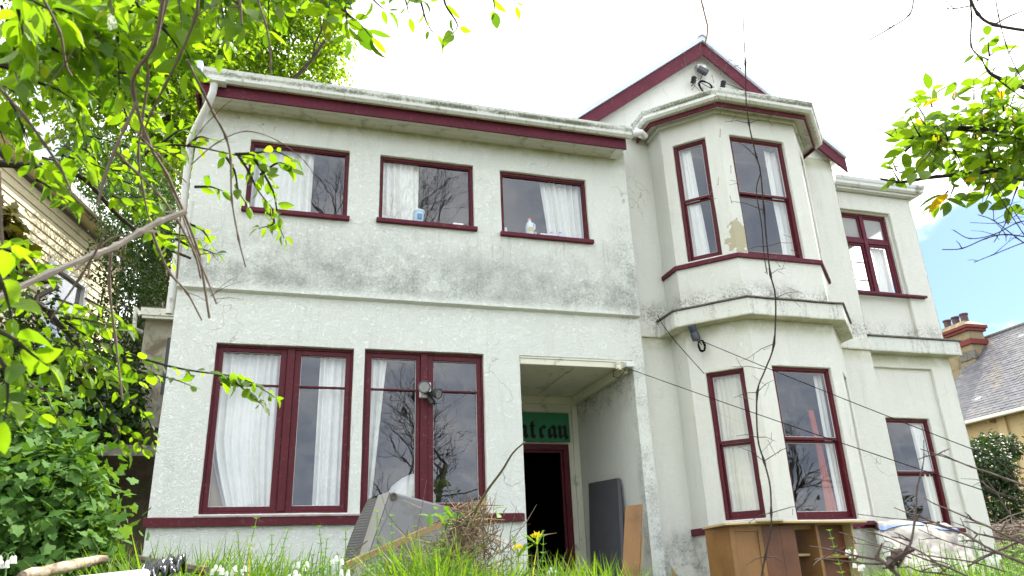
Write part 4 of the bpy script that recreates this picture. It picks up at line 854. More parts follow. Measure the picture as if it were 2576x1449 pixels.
cbx(4.575, 4.775, 6.79, 6.82, cz0, .437, 'panel', M_CABD); cbx(4.779, 4.95, 6.795, 6.82, cz0, .437, 'panel', M_CABD); cbx(4.925, 4.95, 6.821, 7.25, cz0, .437, 'side', M_CABD); cbx(4.21, 4.235, 6.831, 7.25, cz0, .437, 'side', M_CABF)
cbx(4.951, 5.20, 6.86, 6.90, .395, .437, 'rail', M_CABF); cbx(4.951, 5.21, 6.95, 7.2, .145, .17, 'shelf', M_CABT)
pd = cbx(5.20, 5.225, 6.80, 7.25, cz0, .437, 'side', M_CABF); cbx(5.63, 5.655, 6.80, 7.25, cz0, .437, 'side', M_CABT)
cbx(5.226, 5.629, 6.93, 6.95, cz0, .437, 'back_panel', M_CABD); cbx(5.226, 5.629, 6.82, 6.929, .115, .14, 'shelf', M_CABF); cbx(5.226, 5.29, 6.87, 6.929, cz0, .114, 'stile', M_CABF); cbx(5.226, 5.29, 6.87, 6.929, .141, .437, 'stile', M_CABF)
def atx(px, py, X_): d = ray(px, py); return d*(X_/d.x)
mt = MB().prism([atx(1480, 1216, 4.14), atx(1549, 1203, 4.14), atx(1553, 1207, 4.13), atx(1568, 1500, 3.93), atx(1487, 1500, 3.93)], (.045, -.01, 0)).build('padded_board', mat('dark_grey_felt', (.10, .10, .105), .95, .1, var=.12, vs=4, bump=.1, bs=150), bevel=.006); tag(mt, 'tall grey padded board leaning on the porch wall', 'board')
wp_ = MB().prism([aty(1573, 1273, 8.45), aty(1615, 1268, 8.30), aty(1606, 1500, 8.2), aty(1562, 1500, 8.35)], (.02, .02, 0)).build('wood_panel', M_CABF, bevel=.002); tag(wp_, 'narrow oak veneer panel leaning at the porch corner', 'board')
wp_ = MB().prism([aty(1612, 1345, 8.38), aty(1618, 1344, 8.36), aty(1609, 1500, 8.26), aty(1602, 1500, 8.28)], (.02, .02, 0)).build('timber_strip', M_CABT); tag(wp_, 'thin yellow timber strip behind the oak veneer panel', 'board')
wp_ = MB().prism([aty(1688, 1425, 7.6), aty(1702, 1450, 7.6), aty(1702, 1480, 7.6), aty(1692, 1480, 7.6)], (.02, .02, 0)).build('timber_strip', M_WOOD); tag(wp_, 'pointed end of an orange board between the porch and the dresser', 'board')
# tarpaulin draped over something beside the annex
def grid_surface(name, f, nu, nv, m, parent=None, thick=None):
    v = [tuple(f(i/nu, j/nv)) for j in range(nv+1) for i in range(nu+1)]
    me = bpy.data.meshes.new(name); me.from_pydata(v, [], [(j*(nu+1)+i, j*(nu+1)+i+1, (j+1)*(nu+1)+i+1, (j+1)*(nu+1)+i) for j in range(nv) for i in range(nu)])
    me.polygons.foreach_set('use_smooth', [True]*len(me.polygons)); o = link(name, me, m, parent)
    if thick: md = o.modifiers.new('solid', 'SOLIDIFY'); md.thickness = thick
    return o
M_TARP = mat('white_sheet', (.22, .205, .185), .7, .3, var=.06, vs=3, bump=.4, bs=12, bd=.03)
TL, TR, BL, BR = aty(2205, 1314, 7.55), aty(2402, 1332, 7.6), aty(2235, 1500, 7.0), aty(2450, 1500, 7.05)
def tf(u, v):
    p = (TL.lerp(TR, u)).lerp(BL.lerp(BR, u), v); p = p + Vector((0, -.25*math.sin(v*1.6)**1.0, .05*math.sin(u*3.1)))
    return p + Vector((.02, -.05, .035))*(noise.noise(Vector((u*4, v*3, 2)))*1.4 + .7*abs(noise.noise(Vector((u*9+v*4, v*7, 7)))))
ts = thing('tarpaulin', 'crumpled white tarpaulin with a blue edge stripe heaped beside the annex', 'tarpaulin')
grid_surface('sheet', tf, 40, 40, M_TARP, ts, .008)
def tb(u, v): p = tf(u, .06+.05*v); return p + Vector((-.008, -.022, .006))
grid_surface('blue_stripe', tb, 40, 2, mat('blue_stripe', (.05, .12, .34), .7), ts)
def tt(u, v): p = tf(u, 0); return p + Vector((.05*v, .35*v, -.02*v))
grid_surface('sheet_top', tt, 30, 6, M_TARP, ts)
# fallen log, white board, black plastic, dead branch in the lower left corner
mb = MB(); p, q = aty(60, 1452, 3.35), aty(262, 1404, 3.75)
pts = [p.lerp(q, i/9) + noise.noise_vector(Vector((i*.6, 0, 1)))*.012 for i in range(10)]
mb.tube(pts, [.020, .022, .023, .021, .023, .022, .022, .021, .020, .016], 11)
mb.v = [tuple(Vector(v)+noise.noise_vector(Vector(v)*16)*.009) for v in mb.v]
tag(mb.build('log', mat('split_log', (.42, .34, .25), .85, .2, var=.3, vs=9, bump=.8, bs=30, dirt=((.10, .06, .045), .55, 11)), smooth=True, ang=50), 'weathered split log lying in the lower left corner', 'log')
wb_ = MB().prism([aty(190, 1450, 3.1), aty(366, 1431, 3.3), aty(374, 1434, 3.3), aty(380, 1475, 3.0), aty(190, 1480, 2.9)], (0, .01, -.02)).build('white_board', M_WHT); tag(wb_, 'flat white board edge beside the log at the bottom of the picture', 'board')
bp0, bp1 = aty(352, 1440, 3.4), aty(452, 1425, 3.5)
def pf(u, v): 
    p = bp0.lerp(bp1, u) + Vector((0, .25*v, 0)); return p + Z*(.05*math.sin(v*3.1)+.045*noise.noise(Vector((u*9, v*6, 4)))-.02+.03*abs(noise.noise(Vector((u*20, v*14, 4)))))
tag(grid_surface('plastic_sheet', pf, 40, 24, mat('black_plastic', (.02, .022, .026), .22, .6)), 'crinkled black plastic sheet beside the white board', 'plastic')
mb = MB(); mb.tube([aty(337, 1397, 4.2), aty(360, 1408, 4.15), aty(420, 1420, 4.1), aty(520, 1437, 4.0)], [.006, .016, .02, .02], 7); tag(mb.build('fallen_branch', M_BARK, smooth=True), 'dead branch lying along the foot of the house wall', 'branch')

# ------------------------------------------------------------------ plants
def limb(mb, p, d, L, r, depth, spread=.55, ends=None, up=.05, kids=(2, 3), segn=4, wav=.18, taper=.6, shrink=.72):
    pts = [Vector(p)]; rad = [r]; d = Vector(d).normalized()
    for i in range(segn):
        d = (d + Vector((random.gauss(0, wav), random.gauss(0, wav), random.gauss(0, wav)+up))).normalized(); pts.append(pts[-1] + d*L/segn); rad.append(r*(1-(1-taper)*(i+1)/segn))
    mb.tube(pts, rad, 7 if r > .05 else (5 if r > .015 else 4), caps=False)
    if depth <= 0:
        if ends is not None: ends.append((pts[-1], d))
        return
    for k in range(random.randint(*kids)):
        t = random.uniform(.45, 1.0) if k else 1.0; i = min(segn, int(t*segn)); dd = (d + Vector([random.gauss(0, spread) for _ in range(3)])).normalized()
        limb(mb, pts[i], dd, L*random.uniform(shrink-.12, shrink+.08), rad[i]*random.uniform(.55, .75), depth-1, spread, ends, up, kids, segn, wav, taper, shrink)
        if ends is not None and depth <= 2: ends.append((pts[i], dd))
random.seed(21)
# big tree behind, left: trunk, limbs and a crown of many leaf clumps
L_BT = leafmat('tree_leaves', (.055, .12, .010), (.17, .25, .016), trans=.6, tcol=2.4)
bt_ = thing('broadleaf_tree', 'tall leafy tree rising behind the left end of the house, brightest at its right edge', 'tree')
mb = MB(); base = aty(425, 455, 19.5); base.z = 3; tp = aty(418, 380, 19.5)
ends = []; mb.tube([base, base.lerp(tp, .5)+Vector((.1, 0, 0)), tp], [.42, .34, .28], 10)
for d in ((-.5, 0, .9), (.6, .2, .9), (.1, -.3, 1), (.9, 0, .6), (-.8, .2, .6), (.2, .3, 1.1)): limb(mb, tp, d, 3.2, .17, 3, .5, ends, .06)
mb.build('trunk', M_BARK, bt_, smooth=True)
# crown: pinnate sprays gathered in clumps inside a few overlapping ellipsoids
cl_ = []
for (px, py, dist_, rx, rz, n) in ((470, 60, 19, 2.9, 3.2, 170), (640, 70, 20, 2.9, 2.1, 150), (690, 150, 20.5, 2.2, 1.5, 110), (330, 180, 18, 2.8, 2.9, 170), (380, 330, 18, 2.0, 2.3, 110), (560, -120, 20, 4.0, 3.0, 120), (250, 60, 18, 2.4, 3.0, 90), (470, 230, 18, 1.7, 1.9, 80)):
    c = aty(px, py, dist_)
    for _ in range(n):
        v = Vector(rdir(1)[0]); rr = random.uniform(.55, 1.0)**.6
        cl_.append(c + Vector((v.x*rx, v.y*2.2, v.z*rz))*rr)
cen, axs, nrm = [], [], []
for c in cl_:
    sp_ = random.uniform(.25, .5)
    for _ in range(30):
        o_ = Vector(RNG.normal(size=3))*sp_*.62; d = Vector((o_.x, o_.y, -.35+random.gauss(0, .3))).normalized()
        for k in range(2): cen.append(c+o_+d*.07*k); axs.append(d + Vector(RNG.normal(size=3))*.5); nrm.append(Vector((0, 0, 1)) + Vector(RNG.normal(size=3))*.55)
leaf_mesh('foliage', cen, axs, nrm, RNG.uniform(.10, .19, len(cen)), DIA, DIAF, L_BT, bt_)

# shrubs and ivy on the bank between the two houses
L_DK = leafmat('dark_small_leaves', (.022, .055, .012), (.050, .11, .020), trans=.3, tcol=1.4)
def bushy(name, label, cat, clumps, n, size, lm, spread=.16, tmpl=(OV, OVF), stems=6, group=None, rootz=None, upb=.6):
    t = thing(name, label, cat, group); cen, axs, nrm = [], [], []; mb = MB()
    for c, r in clumps:
        c = Vector(c); r = Vector(r); k = int(n*(r.x*r.z)**.5/sum((q[1][0]*q[1][2])**.5 for q in clumps))
        for _ in range(k):
            v = Vector(rdir(1)[0]); rr = random.uniform(.35, 1.0)**.45; lump = 1 + .28*noise.noise(v*2.2 + c)
            p = c + Vector((v.x*r.x, v.y*r.y, v.z*r.z))*rr*lump + Vector(RNG.normal(size=3))*spread*.25
            out = Vector((v.x, v.y, v.z*.6)); a = (out*.7 + Vector(RNG.normal(size=3))*.6 + Vector((0, 0, -.35))); cen.append(p); axs.append(a); nrm.append(out*.5 + Vector((0, 0, upb)) + Vector(RNG.normal(size=3))*.32)
    for _ in range(stems):
        c, r = random.choice(clumps); c = Vector(c); p0 = Vector((c.x+random.uniform(-.3, .3)*r[0], c.y, (rootz if rootz is not None else c.z-r[2]))); 
        tip = c + Vector((random.uniform(-.8, .8)*r[0], random.uniform(-.6, .3)*r[1], random.uniform(-.2, .9)*r[2])); mid = p0.lerp(tip, .5) + Vector(RNG.normal(size=3))*.06
        mb.tube([p0, mid, tip], [.014, .010, .004], 5, caps=False)
    mb.build('stems', M_BARK, t, smooth=True)
    leaf_mesh('foliage', cen, axs, nrm, RNG.uniform(size[0], size[1], len(cen)), tmpl[0], tmpl[1], lm, t); return t
bushy('bank_shrub', 'dark feathery shrub on the bank between the weatherboard house and the outbuilding', 'shrub', [(aty(330, 640, 12.5), (.6, .5, .8)), (aty(340, 800, 12), (.55, .5, .8)), (aty(290, 930, 11.5), (.7, .5, .6)), (aty(400, 560, 13), (.5, .5, .8)), (aty(330, 500, 13.5), (.8, .6, .8)), (aty(380, 700, 13.5), (.6, .5, 1.0)), (aty(420, 620, 14.5), (.7, .5, 1.2)), (aty(250, 420, 15), (.9, .6, .9))], 17000, (.035, .07), L_DK, rootz=1.5)
bushy('bank_shrub', 'dark fern and bramble growth behind the plum branches on the far left', 'shrub', [(aty(60, 960, 10.5), (.9, .5, .7)), (aty(200, 980, 10.3), (.8, .5, .55)), (aty(-60, 800, 11), (.9, .6, .8)), (aty(250, 1050, 10), (.5, .4, .35))], 7000, (.05, .10), L_DK, rootz=.6)
bushy('climber', 'brownish maple-like foliage hanging on the weatherboard wall at the left edge', 'climber', [(aty(10, 640, 8.5), (.20, .2, .30)), (aty(-15, 560, 8.6), (.2, .2, .2))], 400, (.10, .16), leafmat('bronze_leaves', (.075, .07, .015), (.13, .12, .03), trans=.4, tcol=1.2), tmpl=(LOB, LOBF), rootz=2.0)
L_CUR = leafmat('currant_leaves', (.050, .13, .022), (.16, .29, .075), trans=.3, tcol=1.4, rough=.62, spec=.15)
bushy('currant_bush', 'broad mid-green bush with lobed leaves in front of the rock cutting, lower left', 'bush', [(aty(20, 1190, 4.9), (.36, .32, .40)), (aty(120, 1290, 4.8), (.30, .30, .40)), (aty(0, 1350, 4.6), (.42, .35, .4)), (aty(140, 1400, 4.7), (.27, .28, .28)), (aty(-80, 1200, 4.9), (.4, .3, .5))], 6500, (.032, .085), L_CUR, tmpl=(LOB, LOBF), stems=26, rootz=-.4, spread=.35, upb=.5)
# shrub between the house and the ochre neighbour, and a heap of prunings
L_GL = leafmat('glossy_dark_leaves', (.020, .045, .014), (.05, .085, .030), trans=.25, rough=.45, spec=.3)
c = aty(2490, 1210, 13.5); bushy('evergreen_shrub', 'dense glossy dark shrub between the house and the ochre neighbour', 'shrub', [(aty(2480, 1180, 14), (.55, .6, .6)), (aty(2510, 1260, 14), (.6, .6, .8)), (aty(2500, 1130, 14.5), (.55, .6, .35))], 6500, (.06, .11), L_GL, rootz=0)
mb = MB(); c = aty(2560, 1335, 12.5)
for i in range(220):
    p = c + Vector((random.gauss(0, .55), random.gauss(0, .4), abs(random.gauss(0, .14))-.12)); d = Vector((random.gauss(0, 1), random.gauss(0, .6), random.gauss(0, .22))).normalized(); mb.tube([p-d*.3, p+Vector((0, 0, random.uniform(-.03, .05))), p+d*.3], [.006, .012, .004], 4)
o = thing('pruning_heap', 'heap of cut branches on the ground at the far right below the ochre wall', 'branches'); mb.build('cut_branches', M_TWIG, o)['kind'] = 'stuff'

# bare trees behind the camera, seen only as reflections in the panes
M_REFL = mat('lit_grey_bark', (.11, .10, .085), .85, .2, var=.4)  # bark colour lightened so the mirrored trees look lit
random.seed(5)
for i, (x_, y_, h_, lb) in enumerate(((2.15, -5.0, 3.0, 'bare spreading tree downhill of the camera, mirrored in the upper left panes'), (15.5, -6.5, 2.0, 'bare tree downhill on the right, mirrored in the wide bay pane'), (4.0, -7.5, 2.9, 'bare tree downhill in the middle, mirrored beside the porch'))):
    t = thing('bare_tree', lb, 'tree', 'bare trees down the slope', (x_, y_, gz(x_, y_)-.1)); mb = MB(); random.seed((5, 17, 6)[i])
    if i == 0:
        mb.tube([(0, 0, 0), (.05, 0, 5), (0, 0, 10.8)], [.14, .11, .08], 8)
        for d in ((-.9, 0, .7), (.8, 0, .8), (-.35, .2, 1), (.4, -.2, 1), (1.2, 0, .55), (-.7, 0, 1.1), (.1, 0, 1)): limb(mb, (0, 0, random.uniform(9.6, 10.8)), d, 2.3, .06, 5, .45, None, .03, (2, 4), 4, .13, .7, .74)
        mb.build('trunk', M_REFL, t); continue
    limb(mb, (0, 0, 0), (random.uniform(-.1, .1), 0, 1), h_*1.25, .20, 6 if i != 1 else 6, .46, None, .05, (2, 4), 4, .12, .7, .74); mb.build('trunk', M_REFL, t)
L_EV = leafmat('evergreen_leaves', (.018, .04, .012), (.035, .07, .02), trans=.2)
for (x_, y_, rx, rz, lb) in ((2.6, -4.5, 1.0, 1.5, 'dark evergreen bush down the slope mirrored in the second casement'), (6.6, -5.5, 1.1, 1.6, 'dark evergreen bush down the slope mirrored beside the porch'), (21, -6, 2.2, 1.4, 'dark evergreen bush down the slope mirrored in the annex sash')):
    bushy('evergreen_bush', lb, 'bush', [((x_, y_, gz(x_, y_)+rz), (rx, rx, rz)), ((x_+.3, y_, gz(x_, y_)+rz*1.8), (rx*.6, rx*.6, rz*.8))], 4200, (.10, .18), L_EV, group='evergreen bushes down the slope', rootz=gz(x_, y_)-.1, tmpl=(DIA, DIAF))

# ------------------------------------------------------------------ near branches: the plum tree on the left
random.seed(33)
def curve(pts, n=6):
    """Catmull-Rom through the points"""
    P = [Vector(p) for p in pts]; 
    if len(P) < 3: return [P[0].lerp(P[-1], i/n) for i in range(n+1)]
    Q = [P[0]*2-P[1]] + P + [P[-1]*2-P[-2]]; out = []
    for i in range(1, len(Q)-2):
        a, b, c, d = Q[i-1], Q[i], Q[i+1], Q[i+2]
        for k in range(n): t = k/n; out.append(.5*((2*b) + (c-a)*t + (2*a-5*b+4*c-d)*t*t + (3*b-a-3*c+d)*t*t*t))
    return out + [P[-1]]
def px3(pts, d0, d1=None):
    d1 = d0 if d1 is None else d1; n = max(1, len(pts)-1); return [atd(x, y, d0+(d1-d0)*i/n) for i, (x, y) in enumerate(pts)]
LF = dict(c=[], a=[], n=[], s=[])
def leafy(pts, size, n, mb, r=.004, droop=.25, jit=.5, store=LF, taper=True, tipleaf=True):
    C = curve(pts, 5); L = len(C); mb.tube(C, [r*(1-.75*i/(L-1)) for i in range(L)], 5, caps=False)
    for i in range(n):
        t = (i+.6)/n; k = min(L-2, int(t*(L-1))); p = C[k].lerp(C[k+1], t*(L-1)-k); tg = (C[k+1]-C[k]).normalized()
        sd_ = tg.cross(Vector((0, 0, 1))); sd_ = sd_.normalized() if sd_.length > .05 else Vector((1, 0, 0)); sg = 1 if i % 2 else -1
        a = (tg*.55 + sd_*sg*.75 + Vector([random.gauss(0, jit*.6) for _ in range(3)]) - Z*droop).normalized()
        nn = (Vector((0, 0, .55)) + Vector([random.gauss(0, .55) for _ in range(3)])).normalized()
        store['c'].append(p + a*size*.12); store['a'].append(a); store['n'].append(nn); store['s'].append(size*random.uniform(.45, 1.2)*(1-.25*t))
    if tipleaf: store['c'].append(C[-1]); store['a'].append((C[-1]-C[-3]).normalized()-Z*.1); store['n'].append(Vector((random.gauss(0, .4), -.4, 1))); store['s'].append(size*.8)
plum = thing('plum_tree', 'plum tree overhanging from the left with bright translucent spring leaves', 'tree')
tw = MB(); dk = MB()
trunk = [(-2.3, .9, -1.7), (-2.2, .95, -.6), (-2.0, 1.1, .5), (-1.75, 1.3, 1.3)]
MB().tube(curve(trunk), [.13-.004*i for i in range(len(curve(trunk)))], 10).build('trunk', M_BARK, plum, smooth=True)
L1 = curve([(-2.0, 1.1, .5)] + px3([(-60, 408), (60, 415), (130, 428), (210, 450), (300, 545), (390, 610), (480, 650)], 2.3, 2.5)); dk.tube(L1, [.0105-.00015*i for i in range(len(L1))], 7, caps=False)
L2 = curve([(-1.75, 1.3, 1.3)] + px3([(-40, 150), (80, 90), (240, 40), (450, 10), (700, -20), (950, -60), (1250, -70)], 2.2, 2.2)); dk.tube(L2, [.010-.00012*i for i in range(len(L2))], 7, caps=False)
L3 = curve([(-2.1, 1.0, .2)] + px3([(-40, 700), (90, 760), (180, 850), (225, 900)], 2.2, 2.2)); dk.tube(L3, [.008-.00014*i for i in range(len(L3))], 6, caps=False)
def region(x0, x1, y0, y1, n, d0, d1, size, leaves, ang=(0, 70), lenp=(120, 240), r=.0035):
    for _ in range(n):
        x, y = random.uniform(x0, x1), random.uniform(y0, y1); a = R_(random.uniform(*ang)); L_ = random.uniform(*lenp); d = random.uniform(d0, d1); dd = d + random.uniform(-.2, .2)
        mx_, my_ = x + math.cos(a)*L_*.5, y + math.sin(a)*L_*.4; ex, ey = x + math.cos(a)*L_, y + math.sin(a)*L_*1.05
        leafy([atd(x, y, d), atd(mx_, my_, (d+dd)/2), atd(ex, ey, dd)], size*random.uniform(.85, 1.15), leaves, tw, r)
region(-60, 160, -70, 130, 17, 1.6, 2.2, .066, 11, (0, 80), (90, 170)); region(130, 400, -70, 80, 22, 1.8, 2.5, .064, 12, (10, 90), (90, 170)); region(400, 620, -80, -10, 19, 1.9, 2.4, .062, 10, (20, 100), (80, 150))
region(620, 880, -90, -40, 14, 2.0, 2.2, .062, 8, (30, 110), (70, 130)); region(-40, 120, 170, 290, 7, 1.9, 2.3, .052, 11, (0, 70), (80, 150)); region(110, 330, 170, 300, 13, 2.0, 2.5, .052, 12, (0, 70), (80, 150))
region(-40, 180, 330, 470, 6, 2.0, 2.3, .050, 11, (0, 50), (80, 150)); region(200, 350, 330, 500, 11, 2.1, 2.6, .048, 11, (10, 60), (90, 150)); region(370, 430, 560, 600, 4, 2.3, 2.5, .045, 9, (10, 60), (60, 100))
region(-40, 50, 600, 780, 5, 1.9, 2.2, .048, 10, (0, 70), (70, 130)); region(90, 240, 740, 880, 12, 2.1, 2.4, .044, 12, (0, 60), (90, 160)); region(-40, 100, 800, 1000, 8, 2.1, 2.4, .046, 10, (0, 60), (90, 160))
for P_, d0, d1, s_, n_ in (
    ([(360, 395), (390, 368), (450, 365), (520, 375), (600, 392), (640, 400)], 2.3, 2.3, .052, 16), ([(590, 388), (640, 385), (690, 380), (735, 400)], 2.3, 2.3, .060, 8), ([(640, 400), (665, 440), (690, 490), (700, 560), (715, 600)], 2.3, 2.3, .046, 20), ([(600, 392), (625, 430), (650, 480), (690, 530)], 2.3, 2.25, .05, 14),
    ([(560, 382), (590, 430), (600, 480), (625, 520)], 2.35, 2.3, .048, 9), ([(655, 440), (700, 410), (735, 425)], 2.3, 2.25, .055, 6), ([(665, 520), (690, 560), (650, 575)], 2.3, 2.3, .042, 7), ([(470, 370), (500, 345), (530, 350)], 2.3, 2.3, .046, 5), ([(400, 366), (440, 335), (460, 325)], 2.3, 2.3, .05, 5),
    ([(440, 600), (480, 620), (520, 630), (545, 640)], 2.4, 2.4, .046, 8), ([(470, 560), (510, 580), (530, 610)], 2.4, 2.4, .048, 7), ([(490, 470), (530, 470), (560, 480)], 2.35, 2.3, .045, 5),
    ([(150, 800), (230, 850), (300, 880), (370, 905), (430, 922), (500, 935), (560, 942), (620, 955), (670, 985), (692, 1000)], 2.2, 2.35, .044, 40), ([(540, 940), (580, 955), (615, 980), (660, 1020)], 2.35, 2.3, .046, 12), ([(575, 945), (600, 950), (640, 965)], 2.33, 2.3, .042, 8), ([(300, 880), (330, 925), (380, 940), (440, 955), (480, 970)], 2.25, 2.3, .042, 14),
    ([(170, 880), (190, 940), (240, 1000), (290, 1060), (340, 1100), (360, 1130)], 2.2, 2.3, .046, 24), ([(230, 930), (280, 970), (330, 1010), (375, 1060), (385, 1110)], 2.25, 2.3, .044, 20), ([(200, 900), (250, 900), (310, 930), (350, 960)], 2.2, 2.3, .046, 14), ([(250, 1010), (290, 1070), (300, 1110), (320, 1140)], 2.25, 2.25, .048, 9),
    ([(1000, -60), (1020, 0), (1030, 45)], 2.1, 2.1, .050, 4), ([(1040, -60), (1060, 10), (1075, 60), (1100, 95)], 2.1, 2.1, .058, 6), ([(1110, -50), (1120, 10), (1150, 60), (1140, 85)], 2.1, 2.1, .058, 5), ([(1230, -60), (1240, -10), (1245, 30)], 2.1, 2.1, .055, 3), ([(1280, -60), (1290, -20), (1298, 15)], 2.1, 2.1, .045, 2),
    ([(820, -50), (860, 20), (905, 60), (935, 95)], 2.1, 2.1, .070, 7), ([(850, -40), (870, 30), (875, 100)], 2.1, 2.1, .062, 5), ([(900, -60), (940, 0), (975, 30)], 2.1, 2.1, .066, 6)):
    leafy(px3(P_, d0, d1), s_, n_, tw, .0045)
M_PL = leafmat('plum_leaves', (.050, .115, .012), (.18, .30, .016), (.12, .16, .02), trans=.55, tcol=2.1)
OV1, OV2, OV3 = leaf_template(.86, .25, .22), leaf_template(.74, .55, .45), leaf_template(.95, .15, -.12)
ix = RNG.integers(0, 3, len(LF['c'])); g3 = lambda k, w: [v for v, q in zip(LF[k], ix) if q == w]
for w, tp_ in enumerate((OV1, OV2, OV3)): leaf_mesh('foliage', g3('c', w), g3('a', w), g3('n', w), g3('s', w), tp_[0], tp_[1], M_PL, plum, aspect=RNG.uniform(.75, 1.15, len(g3('c', w))))
# big soft leaves close to the lens, lower left
BL_ = dict(c=[], a=[], n=[], s=[])
for P_, d_, s_, n_ in (([(-60, 600), (0, 700), (20, 760), (30, 800)], 1.3, .050, 5), ([(-30, 820), (30, 850), (80, 890), (120, 920)], 1.25, .055, 5), ([(-40, 860), (10, 920), (20, 990), (10, 1060)], 1.25, .055, 5), ([(-60, 640), (-10, 620), (30, 630)], 1.2, .05, 4)):
    leafy(px3(P_, d_), s_, n_, tw, .004, store=BL_)
leaf_mesh('foliage', BL_['c'], BL_['a'], BL_['n'], BL_['s'], OV, OVF, bpy.data.materials['plum_leaves'], plum)
tw.build('twigs', M_DTWIG, plum, smooth=True)['kind'] = 'stuff'; dk.build('boughs', M_DTWIG, plum, smooth=True)
# dry, leafless stems hanging through it
vine = thing('dry_vine', 'tangle of pale leafless stems hanging in front of the left branches', 'vine')
RSC = .62
def stem(pts, d0, d1, r0, r1, side=0, mb=None, knots=True, sl=60, par=None, m=None):
    knots = knots and r0 < .011
    own = mb is None; mb = MB() if own else mb; r0 *= RSC; r1 *= RSC
    C = curve(px3(pts, d0, d1), 5); L = len(C)
    mb.tube(C, [r0+(r1-r0)*i/(L-1) + (r0*.5 if knots and i % 5 == 0 and 0 < i < L-1 else 0) for i in range(L)], 6 if r0 < .01 else 12, caps=True)
    for _ in range(side):
        k = random.randrange(2, L-1); k -= k % 5; k = max(1, k); p = C[k]; d = (p - Vector()).length; u = RGT*random.choice((-1, 1))*random.uniform(.5, 1) + UPV*random.uniform(-.5, .8); L_ = sl*d/FOC*random.uniform(.5, 1.3); q = p + u.normalized()*L_ + Vector((0, random.uniform(-.05, .05), 0))
        mid = p.lerp(q, .5) + UPV*L_*.06; mb.tube([p, mid, q], [r1*.7, r1*.55, r1*.35], 4)
        if random.random() < .5: w = mid + (u.normalized()*.6 + UPV*random.choice((-.6, .6)))*L_*.4; mb.tube([mid, w], [r1*.4, r1*.25], 4)
    if own: mb.build('stem', m, par, smooth=True)
for a in (([(500, -40), (492, 42), (452, 140), (415, 215), (380, 285), (355, 350)], 1.6, 1.8, .005, .0035), ([(415, -30), (388, 110), (345, 175), (335, 230), (372, 355), (420, 440), (460, 530), (500, 640), (527, 800)], 1.6, 1.9, .0065, .0045), ([(430, -30), (395, 90), (370, 140), (372, 200), (358, 300), (348, 390), (360, 480), (380, 575)], 1.7, 1.9, .005, .003),
          ([(470, 150), (510, 230), (540, 290), (568, 345), (580, 400), (583, 500), (600, 600), (618, 672)], 1.7, 1.9, .0045, .0025), ([(-30, 190), (60, 290), (110, 360), (150, 420), (178, 478)], 1.6, 1.7, .0045, .0035), ([(345, 255), (315, 320), (288, 380), (262, 450), (245, 518)], 1.6, 1.6, .0055, .0045), ([(290, 380), (340, 430), (400, 490), (450, 560), (490, 640), (505, 700)], 1.6, 1.8, .004, .003),
          ([(545, 765), (520, 700), (480, 600), (450, 520), (420, 460)], 1.8, 1.8, .003, .003), ([(380, 575), (400, 630), (430, 690), (470, 735), (508, 806)], 1.8, 1.9, .005, .003), ([(455, 530), (445, 700), (440, 860), (300, 1005)][:2]+[(300, 690), (300, 850), (308, 1005)][0:0], 1.8, 1.9, .003, .003),
          ([(280, 630), (275, 720), (290, 850), (308, 1005)], 1.7, 1.8, .0045, .003), ([(220, 700), (235, 640), (280, 600), (330, 590), (350, 585)], 1.7, 1.7, .003, .003), ([(300, 330), (260, 600), (200, 700), (130, 800)][1:], 1.6, 1.7, .004, .003), ([(100, -20), (150, 80), (165, 160), (180, 190)], 1.5, 1.6, .0035, .003), ([(340, 330), (400, 390), (470, 460)], 1.7, 1.8, .003, .002),
          ([(530, 745), (560, 725), (600, 650)][:2], 1.8, 1.8, .002, .002), ([(0, 430), (5, 600), (10, 700)], 1.5, 1.5, .003, .003), ([(480, 415), (545, 360), (620, 330), (700, 355), (770, 410), (810, 480)], 2.0, 2.1, .0025, .0012), ([(600, -40), (605, 20), (608, 60)], 1.7, 1.7, .004, .004), ([(640, -20), (668, 60), (680, 130), (682, 185)], 1.8, 1.8, .0035, .003)):
    stem(*a, side=2, par=vine, m=M_TWIG)
bl = MB(); stem([(468, 532), (400, 558), (350, 585), (290, 620), (240, 640), (120, 690), (-30, 760)], 1.7, 1.6, .010, .009, 4, bl); tag(bl.build('dead_branch', mat('bleached_bark', (.42, .36, .31), .8, .2, var=.3, vs=30, bump=.5), smooth=True), 'thick bleached dead branch crossing in front of the weatherboard house', 'branch')
# long dry creeper hanging from above in front of the bay
cr = thing('hanging_creeper', 'long dark leafless creeper hanging from top to bottom in front of the bay', 'vine'); cm = MB(); random.seed(8)
main = [(1873, -40), (1871, 75), (1875, 160), (1877, 255), (1884, 310), (1891, 345), (1903, 395), (1913, 433), (1922, 530), (1930, 620), (1938, 690), (1951, 750), (1947, 865), (1925, 930), (1905, 987), (1906, 1100), (1922, 1160), (1937, 1221), (1940, 1290), (1939, 1335), (1925, 1400), (1912, 1470)]
Cc = curve(px3(main, 3.3, 3.0), 4); nodes = [4*i for i in range(1, len(main)-1)]
cm.tube(Cc, [(.0020+.0011*min(1, i/40)) + (.0025 if i in nodes and i % 8 == 0 else 0) for i in range(len(Cc))], 6)
cm.tube(curve(px3([(1913, 435), (1903, 480), (1915, 560), (1922, 640), (1930, 690)], 3.28, 3.2), 5), .0022, 5)
fuzz = MB()
